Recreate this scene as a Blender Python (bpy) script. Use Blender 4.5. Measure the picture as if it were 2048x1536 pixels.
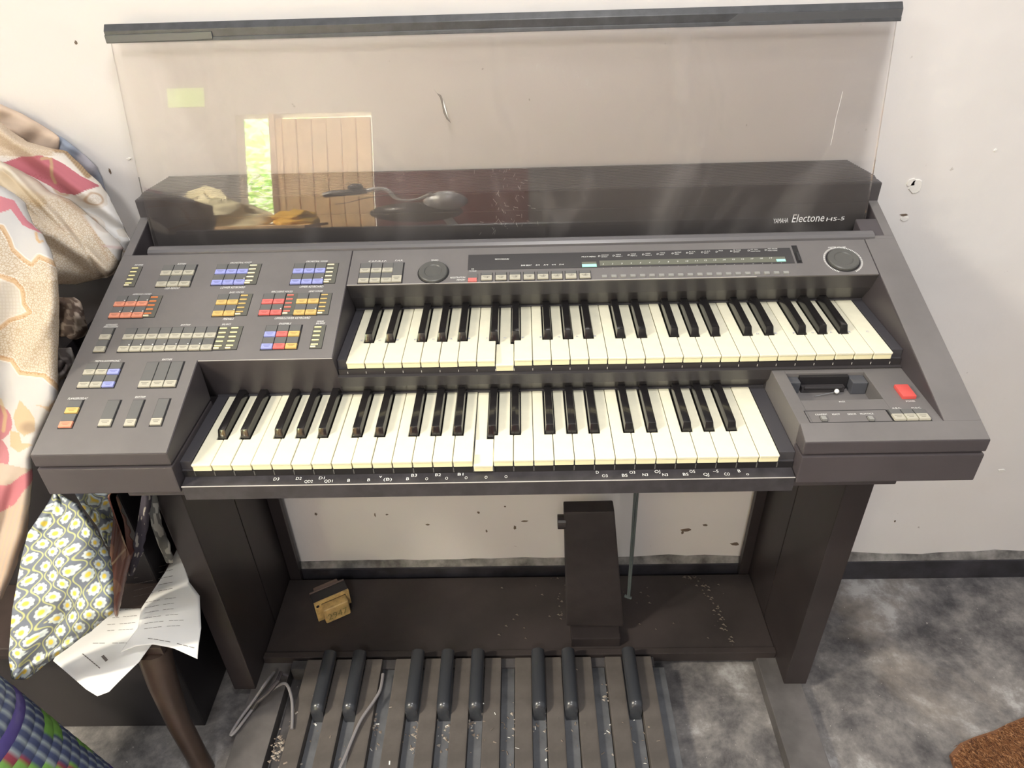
import bpy, bmesh, math, random
import numpy as np
from mathutils import Vector, Matrix
random.seed(7); rng = np.random.default_rng(7)
for o in list(bpy.data.objects): bpy.data.objects.remove(o)
S = bpy.context.scene; COL = S.collection
Z0 = 0.7206                     # measured organ frame (key tops at z=0) -> floor at world z=0

# ------------------------------------------------------------------ camera
CAMP = np.array([.393, -.6386, .5441]); PITCH, ROLL, YAW, FPX = .6012, -.0323, .0248, 1448.52
def cam_axes():
    cr, sr, cp, sp = math.cos(YAW), math.sin(YAW), math.cos(PITCH), math.sin(PITCH)
    f = np.array([-sr*cp, cr*cp, -sp]); r = np.array([cr, sr, 0.]); u = np.cross(r, f)
    c, s = math.cos(ROLL), math.sin(ROLL)
    return np.array([c*r+s*u, -s*r+c*u, f])
RC = cam_axes()
cd = bpy.data.cameras.new('camera'); cam = bpy.data.objects.new('camera', cd); COL.objects.link(cam)
cd.sensor_fit = 'HORIZONTAL'; cd.sensor_width = 36; cd.lens = FPX/2048*36; cd.clip_start = .02; cd.clip_end = 100
cam.matrix_world = Matrix([[RC[0][i], RC[1][i], -RC[2][i], CAMP[i]+(Z0 if i == 2 else 0)] for i in range(3)]+[[0, 0, 0, 1]])
S.camera = cam
# ------------------------------------------------------------------ world, lights, exposure
S.view_settings.view_transform = 'Standard'; S.view_settings.look = 'None'
S.view_settings.exposure = -0.12; S.view_settings.gamma = 1; S.view_settings.use_curve_mapping = False
w = bpy.data.worlds.new('world'); S.world = w; w.use_nodes = True
bg = w.node_tree.nodes['Background']; bg.inputs[0].default_value = (.93, .95, 1, 1); bg.inputs[1].default_value = .52
def area(name, loc, tgt, sx, sy, watts, col):
    l = bpy.data.lights.new(name, 'AREA'); l.shape = 'RECTANGLE'; l.size = sx; l.size_y = sy; l.energy = watts; l.color = col
    o = bpy.data.objects.new(name, l); COL.objects.link(o); o.location = Vector(loc)+Vector((0, 0, Z0))
    o.rotation_euler = (Vector(tgt)-Vector(loc)).to_track_quat('-Z', 'Y').to_euler(); return o
area('skylight', (.56, -.50, 1.75), (.42, .05, 0), .34, .34, 19, (1, .97, .94))
area('side_window_light', (-3.07, -1.55, 2.45), (1.1, .44, 0), .5, .5, 42, (1, .96, .84))
area('yard_daylight', (-1.5, -2.75, 1.9), (-1.6, -4.1, .7), .8, .5, 11000, (1, .98, .9))
area('door_and_heap_fill', (-1.15, -.85, 1.30), (-.75, -2.3, .2), .3, .3, 200, (1, .9, .72))  # warm fill added inside the room for the door leaf and clothes heap
area('frontal_fill', (.25, -2.3, 1.95), (.6, .3, 0), .5, .4, 33, (1, .97, .92))  # added frontal fill, high up and well to the side of the doorway

# ------------------------------------------------------------------ pixel helpers (measurements of the photograph)
def ray(px, py): return RC.T @ np.array([(px-1024)/FPX, (768-py)/FPX, 1.])
def onpl(px, py, P, n):
    d = ray(px, py); n = np.array(n, float); return CAMP + (n@(np.array(P)-CAMP)/(n@d))*d
def atY(px, py, y): return onpl(px, py, (0, y, 0), (0, 1, 0))
def atZ(px, py, z): return onpl(px, py, (0, 0, z), (0, 0, 1))
SL = .3345; AL = math.atan(SL); CA, SA = math.cos(AL), math.sin(AL)
YF = -.0112
def zM(y): return .0271 + SL*(y-YF)
def Mp(px, py): p = onpl(px, py, (0, YF, .0271), (0, -SL, 1)); return p[0], p[1]
def PM(x, s, h): return (x, s-h*SA, zM(s)+h*CA)          # point on the sloping console plane, h above it

# ------------------------------------------------------------------ materials
MATS = {}
def mat(name, col, rough=.5, metal=0, noise=0, nscale=40, bump=0, spec=.5, emit=0, col2=None, coat=0):
    if name in MATS: return MATS[name]
    m = bpy.data.materials.new(name); m.use_nodes = True; nt = m.node_tree; b = nt.nodes['Principled BSDF']
    b.inputs['Base Color'].default_value = (*col, 1); b.inputs['Roughness'].default_value = rough; b.inputs['Metallic'].default_value = metal
    b.inputs['Specular IOR Level'].default_value = spec; b.inputs['Coat Weight'].default_value = coat
    if emit: b.inputs['Emission Color'].default_value = (*col, 1); b.inputs['Emission Strength'].default_value = emit
    if noise or bump or col2:
        tc = nt.nodes.new('ShaderNodeTexCoord'); n = nt.nodes.new('ShaderNodeTexNoise'); n.inputs['Scale'].default_value = nscale
        n.inputs['Detail'].default_value = 6; n.inputs['Roughness'].default_value = .6
        nt.links.new(tc.outputs['Object'], n.inputs['Vector'])
        if noise or col2:
            r = nt.nodes.new('ShaderNodeValToRGB'); r.color_ramp.elements[0].position = .35; r.color_ramp.elements[1].position = .68
            c2 = col2 or tuple(min(1, c*(1+noise)) for c in col); c1 = col if col2 else tuple(c*(1-noise) for c in col)
            r.color_ramp.elements[0].color = (*c1, 1); r.color_ramp.elements[1].color = (*c2, 1)
            nt.links.new(n.outputs['Fac'], r.inputs[0]); nt.links.new(r.outputs[0], b.inputs['Base Color'])
        if bump:
            bp = nt.nodes.new('ShaderNodeBump'); bp.inputs['Strength'].default_value = bump; bp.inputs['Distance'].default_value = .002
            nt.links.new(n.outputs['Fac'], bp.inputs['Height']); nt.links.new(bp.outputs[0], b.inputs['Normal'])
    MATS[name] = m; return m
def vcmat(name, rough=.8, crackle=False, weave=0, spec=.2):
    m = bpy.data.materials.new(name); m.use_nodes = True; nt = m.node_tree; b = nt.nodes['Principled BSDF']
    b.inputs['Roughness'].default_value = rough; b.inputs['Specular IOR Level'].default_value = spec
    a = nt.nodes.new('ShaderNodeAttribute'); a.attribute_name = 'col'; out = a.outputs['Color']
    if crackle:
        tc = nt.nodes.new('ShaderNodeTexCoord'); v = nt.nodes.new('ShaderNodeTexVoronoi'); v.feature = 'DISTANCE_TO_EDGE'; v.inputs['Scale'].default_value = 290
        nt.links.new(tc.outputs['Object'], v.inputs['Vector'])
        r = nt.nodes.new('ShaderNodeValToRGB'); r.color_ramp.elements[0].position = .03; r.color_ramp.elements[1].position = .16
        r.color_ramp.elements[0].color = (.76, .67, .57, 1); r.color_ramp.elements[1].color = (1, 1, 1, 1)
        nt.links.new(v.outputs['Distance'], r.inputs[0])
        a2 = nt.nodes.new('ShaderNodeAttribute'); a2.attribute_name = 'msk'
        mx = nt.nodes.new('ShaderNodeMix'); mx.data_type = 'RGBA'; mx.blend_type = 'MULTIPLY'
        nt.links.new(a2.outputs['Fac'], mx.inputs[0]); nt.links.new(out, mx.inputs[6]); nt.links.new(r.outputs[0], mx.inputs[7]); out = mx.outputs[2]
    nt.links.new(out, b.inputs['Base Color'])
    if weave:
        tc = nt.nodes.new('ShaderNodeTexCoord'); n = nt.nodes.new('ShaderNodeTexNoise'); n.inputs['Scale'].default_value = 60; n.inputs['Detail'].default_value = 5
        nt.links.new(tc.outputs['Object'], n.inputs['Vector'])
        bp = nt.nodes.new('ShaderNodeBump'); bp.inputs['Strength'].default_value = weave; bp.inputs['Distance'].default_value = .003
        nt.links.new(n.outputs['Fac'], bp.inputs['Height']); nt.links.new(bp.outputs[0], b.inputs['Normal'])
    return m
TOP = mat('console_charcoal', (.148, .139, .138), .5, noise=.10, nscale=9, bump=.05)
BODY = mat('console_black', (.060, .052, .057), .42, noise=.15, nscale=7)
GLOSS = mat('fallboard_black', (.045, .041, .043), .34, noise=.1, nscale=5, spec=.8)
DARK = mat('recess_black', (.012, .011, .013), .6)
BLK = mat('key_black', (.012, .011, .012), .16, coat=.3)
IVORY = mat('key_ivory', (.81, .78, .615), .35, noise=.035, nscale=60)
IVF = mat('key_ivory_front', (.85, .80, .52), .4)
BGREY = mat('button_grey', (.12, .12, .118), .5)
CREAM = mat('cap_cream', (.44, .42, .345), .5); BLUE = mat('cap_blue', (.31, .34, .70), .5)
ORNG = mat('cap_orange', (.70, .28, .18), .5); REDC = mat('cap_red', (.70, .155, .14), .5); YEL = mat('cap_yellow', (.64, .43, .15), .5)
CAPS = dict(c=CREAM, b=BLUE, o=ORNG, r=REDC, y=YEL)
LEDY = mat('led_yellow', (.93, .84, .42), .4); LEDO = mat('led_orange', (.85, .24, .07), .4); LEDR = mat('led_red', (.85, .18, .14), .4); LEDC = mat('led_cream', (.90, .82, .58), .4)
WHITE = mat('print_white', (.85, .85, .82), .6); INK = mat('print_ink', (.13, .11, .10), .7); BINK = mat('pen_blue', (.25, .28, .45), .7)
PRED = mat('power_red', (.62, .09, .08), .4)
DISP = mat('display_smoke', (.052, .050, .052), .25); STRIP = mat('display_olive', (.135, .14, .11), .35); LCD = mat('display_mint', (.35, .85, .66), .4, emit=.25)
SLOT = mat('slider_well', (.10, .10, .085), .5)
STEEL = mat('steel', (.7, .7, .7), .25, metal=1); RUBBER = mat('cable_grey', (.12, .11, .12), .5)

# ------------------------------------------------------------------ mesh builder
class MB:
    def __init__(s): s.v = []; s.f = []; s.m = []
    def add(s, vs, fs, m=0):
        b = len(s.v); s.v += [tuple(map(float, p)) for p in vs]; s.f += [tuple(b+i for i in f) for f in fs]; s.m += [m]*len(fs); return s
    def hexa(s, p, m=0):           # p: 4 bottom (ccw) + 4 top
        return s.add(p, [(3, 2, 1, 0), (4, 5, 6, 7), (0, 1, 5, 4), (1, 2, 6, 5), (2, 3, 7, 6), (3, 0, 4, 7)], m)
    def box(s, x0, x1, y0, y1, z0, z1, m=0):
        return s.hexa([(x0, y0, z0), (x1, y0, z0), (x1, y1, z0), (x0, y1, z0), (x0, y0, z1), (x1, y0, z1), (x1, y1, z1), (x0, y1, z1)], m)
    def pbox(s, x0, x1, s0, s1, h0, h1, m=0, fn=PM, tp=0):   # box on the console plane
        return s.hexa([fn(x0, s0, h0), fn(x1, s0, h0), fn(x1, s1, h0), fn(x0, s1, h0), fn(x0+tp, s0+tp, h1), fn(x1-tp, s0+tp, h1), fn(x1-tp, s1-tp, h1), fn(x0+tp, s1-tp, h1)], m)
    def prism(s, prof, x0, x1, m=0):   # profile (y,z) ccw seen from +x, extruded in x
        n = len(prof); vs = [(x0, a, b) for a, b in prof]+[(x1, a, b) for a, b in prof]
        fs = [tuple(range(n))[::-1], tuple(range(n, 2*n))]+[(i, (i+1) % n, n+(i+1) % n, n+i) for i in range(n)]
        return s.add(vs, fs, m)
    def extz(s, poly, z0, z1, m=0):
        n = len(poly); vs = [(a, b, z0) for a, b in poly]+[(a, b, z1) for a, b in poly]
        fs = [tuple(range(n))[::-1], tuple(range(n, 2*n))]+[(i, (i+1) % n, n+(i+1) % n, n+i) for i in range(n)]
        return s.add(vs, fs, m)
    def cyl(s, a, b, r0, r1=None, n=20, m=0, cap=True):
        r1 = r0 if r1 is None else r1; a = Vector(a); b = Vector(b); d = (b-a).normalized()
        u = d.orthogonal().normalized(); v = d.cross(u); vs = []
        for c, r in ((a, r0), (b, r1)):
            for i in range(n): t = 2*math.pi*i/n; vs.append(c+u*math.cos(t)*r+v*math.sin(t)*r)
        fs = [(i, (i+1) % n, n+(i+1) % n, n+i) for i in range(n)]
        if cap: fs += [tuple(range(n))[::-1], tuple(range(n, 2*n))]
        return s.add(vs, fs, m)
    def tube(s, pts, r, n=8, m=0):
        pts = [Vector(p) for p in pts]; k = len(pts); vs = []; up = None
        for i, p in enumerate(pts):
            d = (pts[min(i+1, k-1)]-pts[max(i-1, 0)]).normalized()
            if up is None: up = d.orthogonal().normalized()
            up = (up-d*up.dot(d)).normalized(); w_ = d.cross(up); rr = r[i] if isinstance(r, (list, tuple)) else r
            for j in range(n): t = 2*math.pi*j/n; vs.append(p+up*math.cos(t)*rr+w_*math.sin(t)*rr)
        fs = [(i*n+j, i*n+(j+1) % n, (i+1)*n+(j+1) % n, (i+1)*n+j) for i in range(k-1) for j in range(n)]
        fs += [tuple(range(n))[::-1], tuple(range((k-1)*n, k*n))]
        return s.add(vs, fs, m)
    def sphere(s, c, r, m=0, nu=14, nv=9, sc=(1, 1, 1)):
        vs = [(c[0], c[1], c[2]-r*sc[2])]; fs = []
        for i in range(1, nv):
            a = math.pi*i/nv
            for j in range(nu): t = 2*math.pi*j/nu; vs.append((c[0]+r*sc[0]*math.sin(a)*math.cos(t), c[1]+r*sc[1]*math.sin(a)*math.sin(t), c[2]-r*sc[2]*math.cos(a)))
        vs.append((c[0], c[1], c[2]+r*sc[2])); L = len(vs)-1
        for j in range(nu):
            fs.append((0, 1+(j+1) % nu, 1+j)); fs.append((L, L-nu+j, L-nu+(j+1) % nu))
            for i in range(nv-2): a = 1+i*nu; fs.append((a+j, a+(j+1) % nu, a+nu+(j+1) % nu, a+nu+j))
        return s.add(vs, fs, m)
    def org(s):
        a = np.array(s.v); lo = a.min(0); hi = a.max(0); return ((lo[0]+hi[0])/2, (lo[1]+hi[1])/2, lo[2])
    def mesh(s, name, mats, bevel=0, smooth=False, seg=2, org=(0, 0, 0)):
        me = bpy.data.meshes.new(name)
        me.from_pydata([(x-org[0], y-org[1], z-org[2]) for x, y, z in s.v], [], s.f)
        for mm in (mats if isinstance(mats, (list, tuple)) else [mats]): me.materials.append(mm)
        me.polygons.foreach_set('material_index', s.m)
        bm = bmesh.new(); bm.from_mesh(me); bmesh.ops.recalc_face_normals(bm, faces=bm.faces)
        if bevel:
            ed = [e for e in bm.edges if len(e.link_faces) == 2 and e.calc_face_angle(0) > .6]
            bmesh.ops.bevel(bm, geom=ed, offset=bevel, segments=seg, affect='EDGES', clamp_overlap=True, profile=.7)
        bm.to_mesh(me); bm.free()
        if smooth:
            me.polygons.foreach_set('use_smooth', [True]*len(me.polygons)); me.set_sharp_from_angle(angle=math.radians(35))
        return me
WL = {}
def link(name, me, parent=None, loc=(0, 0, 0)):        # loc in the organ frame
    o = bpy.data.objects.new(name, me); COL.objects.link(o); L_ = Vector(loc)+Vector((0, 0, Z0)); o.location = L_
    if parent is not None: o.parent = parent; o.matrix_parent_inverse = Matrix.Translation(-WL[parent.name])
    WL[o.name] = L_; return o
def part(name, mb, mats, parent, **k):
    lab = k.pop('label', None); og = mb.org()
    o = link(name, mb.mesh(name, mats, org=og, **k), parent, og)
    if lab: o['label'] = lab
    return o
def thing(name, label, cat, loc=(0, 0, 0), group=None):
    o = link(name, None, None, loc); o.empty_display_size = .05; tag(o, label, cat, group); return o
def tag(o, label, cat, group=None):
    o['label'] = label; o['category'] = cat
    if group: o['group'] = group
    return o
def struct(name, mb, mats, parent=None, **k):
    o = part(name, mb, mats, parent, **k); o['kind'] = 'structure'; return o

# text -> mesh on any plane
_tc = {}
def glyphs(t):
    if t in _tc: return _tc[t]
    c = bpy.data.curves.new('t', 'FONT'); c.body = t; c.size = 1; c.resolution_u = 2
    o = bpy.data.objects.new('t', c); COL.objects.link(o); bpy.context.view_layer.update()
    me = o.to_mesh(); v = [tuple(x.co) for x in me.vertices]; f = [tuple(p.vertices) for p in me.polygons]; o.to_mesh_clear()
    bpy.data.objects.remove(o); bpy.data.curves.remove(c)
    xs = [p[0] for p in v] or [0, 1]; _tc[t] = (v, f, min(xs), max(xs)); return _tc[t]
def text(mb, t, A, B, U, cap, m=0, slant=0):
    """baseline from A to B, up direction U, cap height in metres"""
    v, f, a, b = glyphs(t)
    if b-a < 1e-6: return
    A = Vector(A); B = Vector(B); U = Vector(U).normalized(); sx = (B-A)/(b-a)
    X = sx.normalized()
    mb.add([A+sx*(p[0]-a)+U*(p[1]*cap/.7)+X*(p[1]*cap/.7*slant) for p in v], f, m)

# ================================================================== SETTING
FL = -Z0
def wallmat(name, base, dirt, scale=3.):
    m = bpy.data.materials.new(name); m.use_nodes = True; nt = m.node_tree; b = nt.nodes['Principled BSDF']; b.inputs['Roughness'].default_value = .55
    tc = nt.nodes.new('ShaderNodeTexCoord'); L = nt.links.new
    n = nt.nodes.new('ShaderNodeTexNoise'); n.inputs['Scale'].default_value = scale; n.inputs['Detail'].default_value = 8; L(tc.outputs['Object'], n.inputs[0])
    r = nt.nodes.new('ShaderNodeValToRGB'); r.color_ramp.elements[0].position = .3; r.color_ramp.elements[1].position = .75
    r.color_ramp.elements[0].color = (*dirt, 1); r.color_ramp.elements[1].color = (*base, 1); L(n.outputs['Fac'], r.inputs[0])
    n2 = nt.nodes.new('ShaderNodeTexNoise'); n2.inputs['Scale'].default_value = 70; n2.inputs['Detail'].default_value = 4; L(tc.outputs['Object'], n2.inputs[0])
    r2 = nt.nodes.new('ShaderNodeValToRGB'); r2.color_ramp.elements[0].position = .22; r2.color_ramp.elements[1].position = .27
    r2.color_ramp.elements[0].color = (.35, .3, .27, 1); r2.color_ramp.elements[1].color = (1, 1, 1, 1); L(n2.outputs['Fac'], r2.inputs[0])
    mx = nt.nodes.new('ShaderNodeMix'); mx.data_type = 'RGBA'; mx.blend_type = 'MULTIPLY'; mx.inputs[0].default_value = .6
    L(r.outputs[0], mx.inputs[6]); L(r2.outputs[0], mx.inputs[7]); L(mx.outputs[2], b.inputs['Base Color'])
    n3 = nt.nodes.new('ShaderNodeTexNoise'); n3.inputs['Scale'].default_value = 9; n3.inputs['Detail'].default_value = 9; L(tc.outputs['Object'], n3.inputs[0])
    bp = nt.nodes.new('ShaderNodeBump'); bp.inputs['Strength'].default_value = .35; bp.inputs['Distance'].default_value = .01
    L(n3.outputs['Fac'], bp.inputs['Height']); L(bp.outputs[0], b.inputs['Normal']); return m
WALL = wallmat('painted_plaster', (.80, .775, .76), (.74, .71, .69))
wb = MB().box(-2.6, 2.6, .4425, .56, FL-.05, 1.9); struct('wall_back', wb, WALL)
def floormat():
    m = bpy.data.materials.new('worn_concrete'); m.use_nodes = True; nt = m.node_tree; b = nt.nodes['Principled BSDF']; L = nt.links.new
    b.inputs['Roughness'].default_value = .55
    tc = nt.nodes.new('ShaderNodeTexCoord')
    def noise(sc, det, dist=0, ro=.6):
        n = nt.nodes.new('ShaderNodeTexNoise'); n.inputs['Scale'].default_value = sc; n.inputs['Detail'].default_value = det
        n.inputs['Distortion'].default_value = dist; n.inputs['Roughness'].default_value = ro; L(tc.outputs['Object'], n.inputs[0]); return n
    a = noise(6, 12, .15, .72); r = nt.nodes.new('ShaderNodeValToRGB'); e = r.color_ramp.elements
    e[0].position = .37; e[0].color = (.045, .043, .047, 1); e[1].position = .64; e[1].color = (.40, .39, .39, 1)
    x = e.new(.47); x.color = (.125, .118, .120, 1); x = e.new(.56); x.color = (.225, .212, .205, 1); L(a.outputs['Fac'], r.inputs[0])
    c = noise(3.1, 6, .2); r2 = nt.nodes.new('ShaderNodeValToRGB'); r2.color_ramp.elements[0].position = .55; r2.color_ramp.elements[1].position = .72
    r2.color_ramp.elements[0].color = (0, 0, 0, 1); r2.color_ramp.elements[1].color = (.5, .5, .5, 1); L(c.outputs['Fac'], r2.inputs[0])
    mx = nt.nodes.new('ShaderNodeMix'); mx.data_type = 'RGBA'; L(r2.outputs[0], mx.inputs[0]); L(r.outputs[0], mx.inputs[6]); mx.inputs[7].default_value = (.30, .25, .20, 1)
    d = noise(150, 3); r3 = nt.nodes.new('ShaderNodeValToRGB'); r3.color_ramp.elements[0].position = .70; r3.color_ramp.elements[1].position = .76
    r3.color_ramp.elements[0].color = (0, 0, 0, 1); r3.color_ramp.elements[1].color = (1, 1, 1, 1); L(d.outputs['Fac'], r3.inputs[0])
    m2 = nt.nodes.new('ShaderNodeMix'); m2.data_type = 'RGBA'; L(r3.outputs[0], m2.inputs[0]); L(mx.outputs[2], m2.inputs[6]); m2.inputs[7].default_value = (.6, .57, .52, 1)
    # pale patches with a shape of their own
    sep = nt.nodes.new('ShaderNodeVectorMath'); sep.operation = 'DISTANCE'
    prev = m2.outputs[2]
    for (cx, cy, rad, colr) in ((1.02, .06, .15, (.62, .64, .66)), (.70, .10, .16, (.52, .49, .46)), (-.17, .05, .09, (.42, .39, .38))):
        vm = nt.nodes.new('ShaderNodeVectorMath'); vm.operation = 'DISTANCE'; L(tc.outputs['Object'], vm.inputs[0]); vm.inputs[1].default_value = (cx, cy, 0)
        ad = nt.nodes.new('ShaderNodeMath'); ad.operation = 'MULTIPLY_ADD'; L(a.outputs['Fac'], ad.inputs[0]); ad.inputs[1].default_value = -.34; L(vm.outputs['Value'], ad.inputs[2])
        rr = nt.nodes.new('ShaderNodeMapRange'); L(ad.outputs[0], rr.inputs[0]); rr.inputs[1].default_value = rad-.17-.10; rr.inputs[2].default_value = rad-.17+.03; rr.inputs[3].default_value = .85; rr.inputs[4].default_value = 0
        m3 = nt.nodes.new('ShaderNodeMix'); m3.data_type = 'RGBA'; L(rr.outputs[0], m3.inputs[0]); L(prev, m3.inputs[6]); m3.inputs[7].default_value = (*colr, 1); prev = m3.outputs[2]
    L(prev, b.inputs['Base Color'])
    bp = nt.nodes.new('ShaderNodeBump'); bp.inputs['Strength'].default_value = .5; bp.inputs['Distance'].default_value = .004; L(a.outputs['Fac'], bp.inputs['Height']); L(bp.outputs[0], b.inputs['Normal'])
    return m
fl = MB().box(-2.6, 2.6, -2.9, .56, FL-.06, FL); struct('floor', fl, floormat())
# painted black skirting with ragged top of bare plaster
sk = MB(); n = 130; top = [];
for i in range(n+1):
    x = -2.5+5.0*i/n; top.append((x, .0635+.004*random.random()+.006*math.sin(i*.7)*random.random()))
ba = MB(); z1 = FL+.052
ba.box(-2.58, 2.58, .428, .4435, FL, z1, 0)
for i in range(n):
    (xa, ha), (xb, hb) = top[i], top[i+1]
    ba.hexa([(xa, .432, z1), (xb, .432, z1), (xb, .4435, z1), (xa, .4435, z1), (xa, .4405, FL+ha), (xb, .4405, FL+hb), (xb, .4435, FL+hb), (xa, .4435, FL+ha)], 1)
struct('baseboard_back', ba, [mat('skirting_black', (.035, .033, .04), .5, noise=.5, nscale=14), mat('skirting_worn', (.20, .19, .18), .7, noise=.6, nscale=25)])
# plaster flakes and chips on the wall (relief)
def blob(mb, px, py, y, w, h, th, m=0, n=11, seed=0):
    rr = random.Random(seed); c = atY(px, py, y); k = FPX/np.dot(c-CAMP, RC[2]); pts = []
    for i in range(n): t = 2*math.pi*i/n; q = .7+.5*rr.random(); pts.append((c[0]+math.cos(t)*w/k*q, c[2]+math.sin(t)*h/k*q))
    vs = [(a, y+.0005, b) for a, b in pts]+[(c[0]+(a-c[0])*.85, y-th, c[2]+(b-c[2])*.85) for a, b in pts]
    mb.add(vs, [tuple(range(n, 2*n))]+[(i, (i+1) % n, n+(i+1) % n, n+i) for i in range(n)], m)
fk = MB()
for j, (px, py, w_, h_) in enumerate([(1830, 372, 13, 18), (1822, 365, 9, 10), (1808, 437, 8, 6), (1760, 1110, 11, 5), (1640, 1100, 4, 3), (163, 308, 4, 2), (258, 317, 5, 2), (2003, 940, 9, 3), (1990, 300, 3, 3)]):
    blob(fk, px, py, .4425, w_, h_, .0016, 0, seed=j)
o = part('plaster_flake', fk, mat('plaster_bare', (.82, .80, .76), .8, bump=.6, nscale=90), bpy.data.objects['wall_back']); o['kind'] = 'structure'
fk = MB()
for j, (px, py, w_, h_) in enumerate([(1808, 430, 9, 3), (220, 342, 2.5, 6), (632, 1028, 3, 4), (774, 1029, 3, 2), (973, 1062, 2, 4), (957, 1025, 3, 3), (1010, 1013, 2, 2), (1030, 1055, 3, 6), (855, 1049, 5, 2), (750, 1030, 1.5, 6), (1050, 1042, 8, 2), (1372, 1060, 12, 5), (1410, 1050, 5, 3), (1469, 1088, 10, 5), (152, 85, 3, 4), (1365, 1065, 3, 5), (1790, 1042, 2, 3)]):
    blob(fk, px, py, .4425, w_, h_, .0008, 0, seed=50+j)
o = part('dark_stain', fk, mat('stain', (.16, .12, .09), .8), bpy.data.objects['wall_back']); o['kind'] = 'structure'

# ================================================================== ELECTRIC ORGAN
XL, XR = -.172, .904
KW = .0235; U2 = (.1659, .1251, .0573)         # upper keyboard front-left corner
organ = thing('electric_organ', 'black two-manual electric organ with raised smoked clear panel against the white wall', 'organ', (.366, .2, -Z0))
# ---- console shell
cb = MB()
def zt(y): return zM(y)
ZB = -.031
# left cheek (front lip, groove, lower block) and left deck
cb.prism([(YF, .0105), (.118, .0105), (.118, zt(.118)), (YF, zt(YF))], XL, -.0145)
cb.prism([(YF+.003, .006), (.118, .006), (.118, .0115), (YF+.003, .0115)], XL+.002, -.0165)
cb.prism([(YF-.0015, ZB), (.118, ZB), (.118, .0075), (YF-.0015, .0075)], XL+.001, -.0145)
cb.prism([(.115, zt(.115)), (.141, -.002), (.141, -.04), (.30, -.04), (.30, zt(.30))], XL, .1535)
# right cheek
cb.prism([(YF, .0105), (.014, .0105), (.014, zt(.014)), (YF, zt(YF))], .7005, XR)
cb.prism([(YF+.003, .006), (.05, .006), (.05, .0115), (YF+.003, .0115)], .7025, XR-.002)
cb.prism([(YF-.0015, ZB), (.16, ZB), (.16, .0075), (YF-.0015, .0075)], .7005, XR-.001)
cb.prism([(.0135, 0), (.34, 0), (.34, zt(.34)), (.0135, zt(.0135))], .8615, XR)
# side ears rising to the rear box
cb.prism([(.29, .0), (.378, .0), (.378, zt(.378)), (.29, zt(.29))], XL, XL+.014)
cb.prism([(.29, .0), (.378, .0), (.378, zt(.378)), (.29, zt(.29))], XR-.014, XR)
# rear part below box, floor of the recess
cb.box(XL+.002, XR-.002, .29, .43, -.04, .088)
# belly
cb.box(-.15, .885, .004, .42, -.046, ZB+.001)
cb.box(-.11, .845, .03, .41, -.075, -.045)
part('console_body', cb, BODY, organ, bevel=.0016)
# sloping decks are a lighter, dusty charcoal skin
def deck(name, segs, parent, m=TOP, bv=.0006, h0=-.001, h1=.0006):
    d = MB()
    for (x0, x1, s0, s1) in segs: d.pbox(x0, x1, s0, s1, h0, h1)
    return part(name, d, m, parent, bevel=bv)
left_panel = deck('left_control_panel', [(XL+.0008, -.0155, YF+.0008, .117), (XL+.0008, .1525, .1165, .2995)], organ)
deck('right_deck', [(.7012, XR-.0008, YF+.0008, .0135), (.8622, XR-.0008, .0135, .2995), (.868, XR-.0008, .2995, .306)], organ)
deck('side_strip', [(XL+.001, XL+.0135, .2995, .3765)], organ); deck('side_strip', [(XR-.0135, XR-.001, .306, .3765)], organ)
# ---- recess floor, ledge and pane slot
lg = MB(); lg.prism([(.300, zt(.300)-.004), (.300, zt(.300)+.003), (.3035, zt(.300)+.0062), (.310, zt(.300)+.0078), (.3155, zt(.300)+.0065), (.3155, .09), (.300, .09)], -.1365, .8755)
part('ledge_rail', lg, mat('rail_charcoal', (.13, .125, .13), .3), organ, bevel=.0008)
lg = MB(); lg.box(-.1345, .873, .3155, .322, .10, zt(.300)+.003); part('slot_rail', lg, BODY, organ, bevel=.0006)
# ---- rear box with ribbed lid
rb = MB(); rb.prism([(.376, .09), (.436, .09), (.436, .156), (.376, .156)], XL+.012, XR-.012)
rb.extz([(XL, .376), (XR, .376), (XR, .392), (.878, .436), (-.143, .436), (XL, .392)], .154, .1835)
part('rear_box', rb, mat('rear_black', (.075, .069, .072), .45), organ, bevel=.002)
nr = 18
rt = MB()
for i in range(nr):
    y0 = .379+i*(.055/nr); y1 = y0+.055/nr*.72; za = .1838+(y0-.379)*.25
    ed = max(0, y0-.392)*.66
    rt.hexa([(XL+.006+ed, y0, .182), (XR-.006-ed, y0, .182), (XR-.006-ed, y1, .182), (XL+.006+ed, y1, .182), (XL+.006+ed, y0+.0004, za+.0016), (XR-.006-ed, y0+.0004, za+.0016), (XR-.006-ed, y1, za+.0022), (XL+.006+ed, y1, za+.0022)])
rt.extz([(XL+.003, .378), (XR-.003, .378), (XR-.003, .393), (.877, .4355), (-.142, .4355), (XL+.003, .393)], .182, .1842)
part('ribbed_lid', rt, mat('lid_black', (.125, .117, .118), .5), organ)
lt = MB(); lt.box(.395, .416, .3745, .377, .180, .1845); part('lid_catch', lt, BODY, organ, bevel=.0005)
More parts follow.
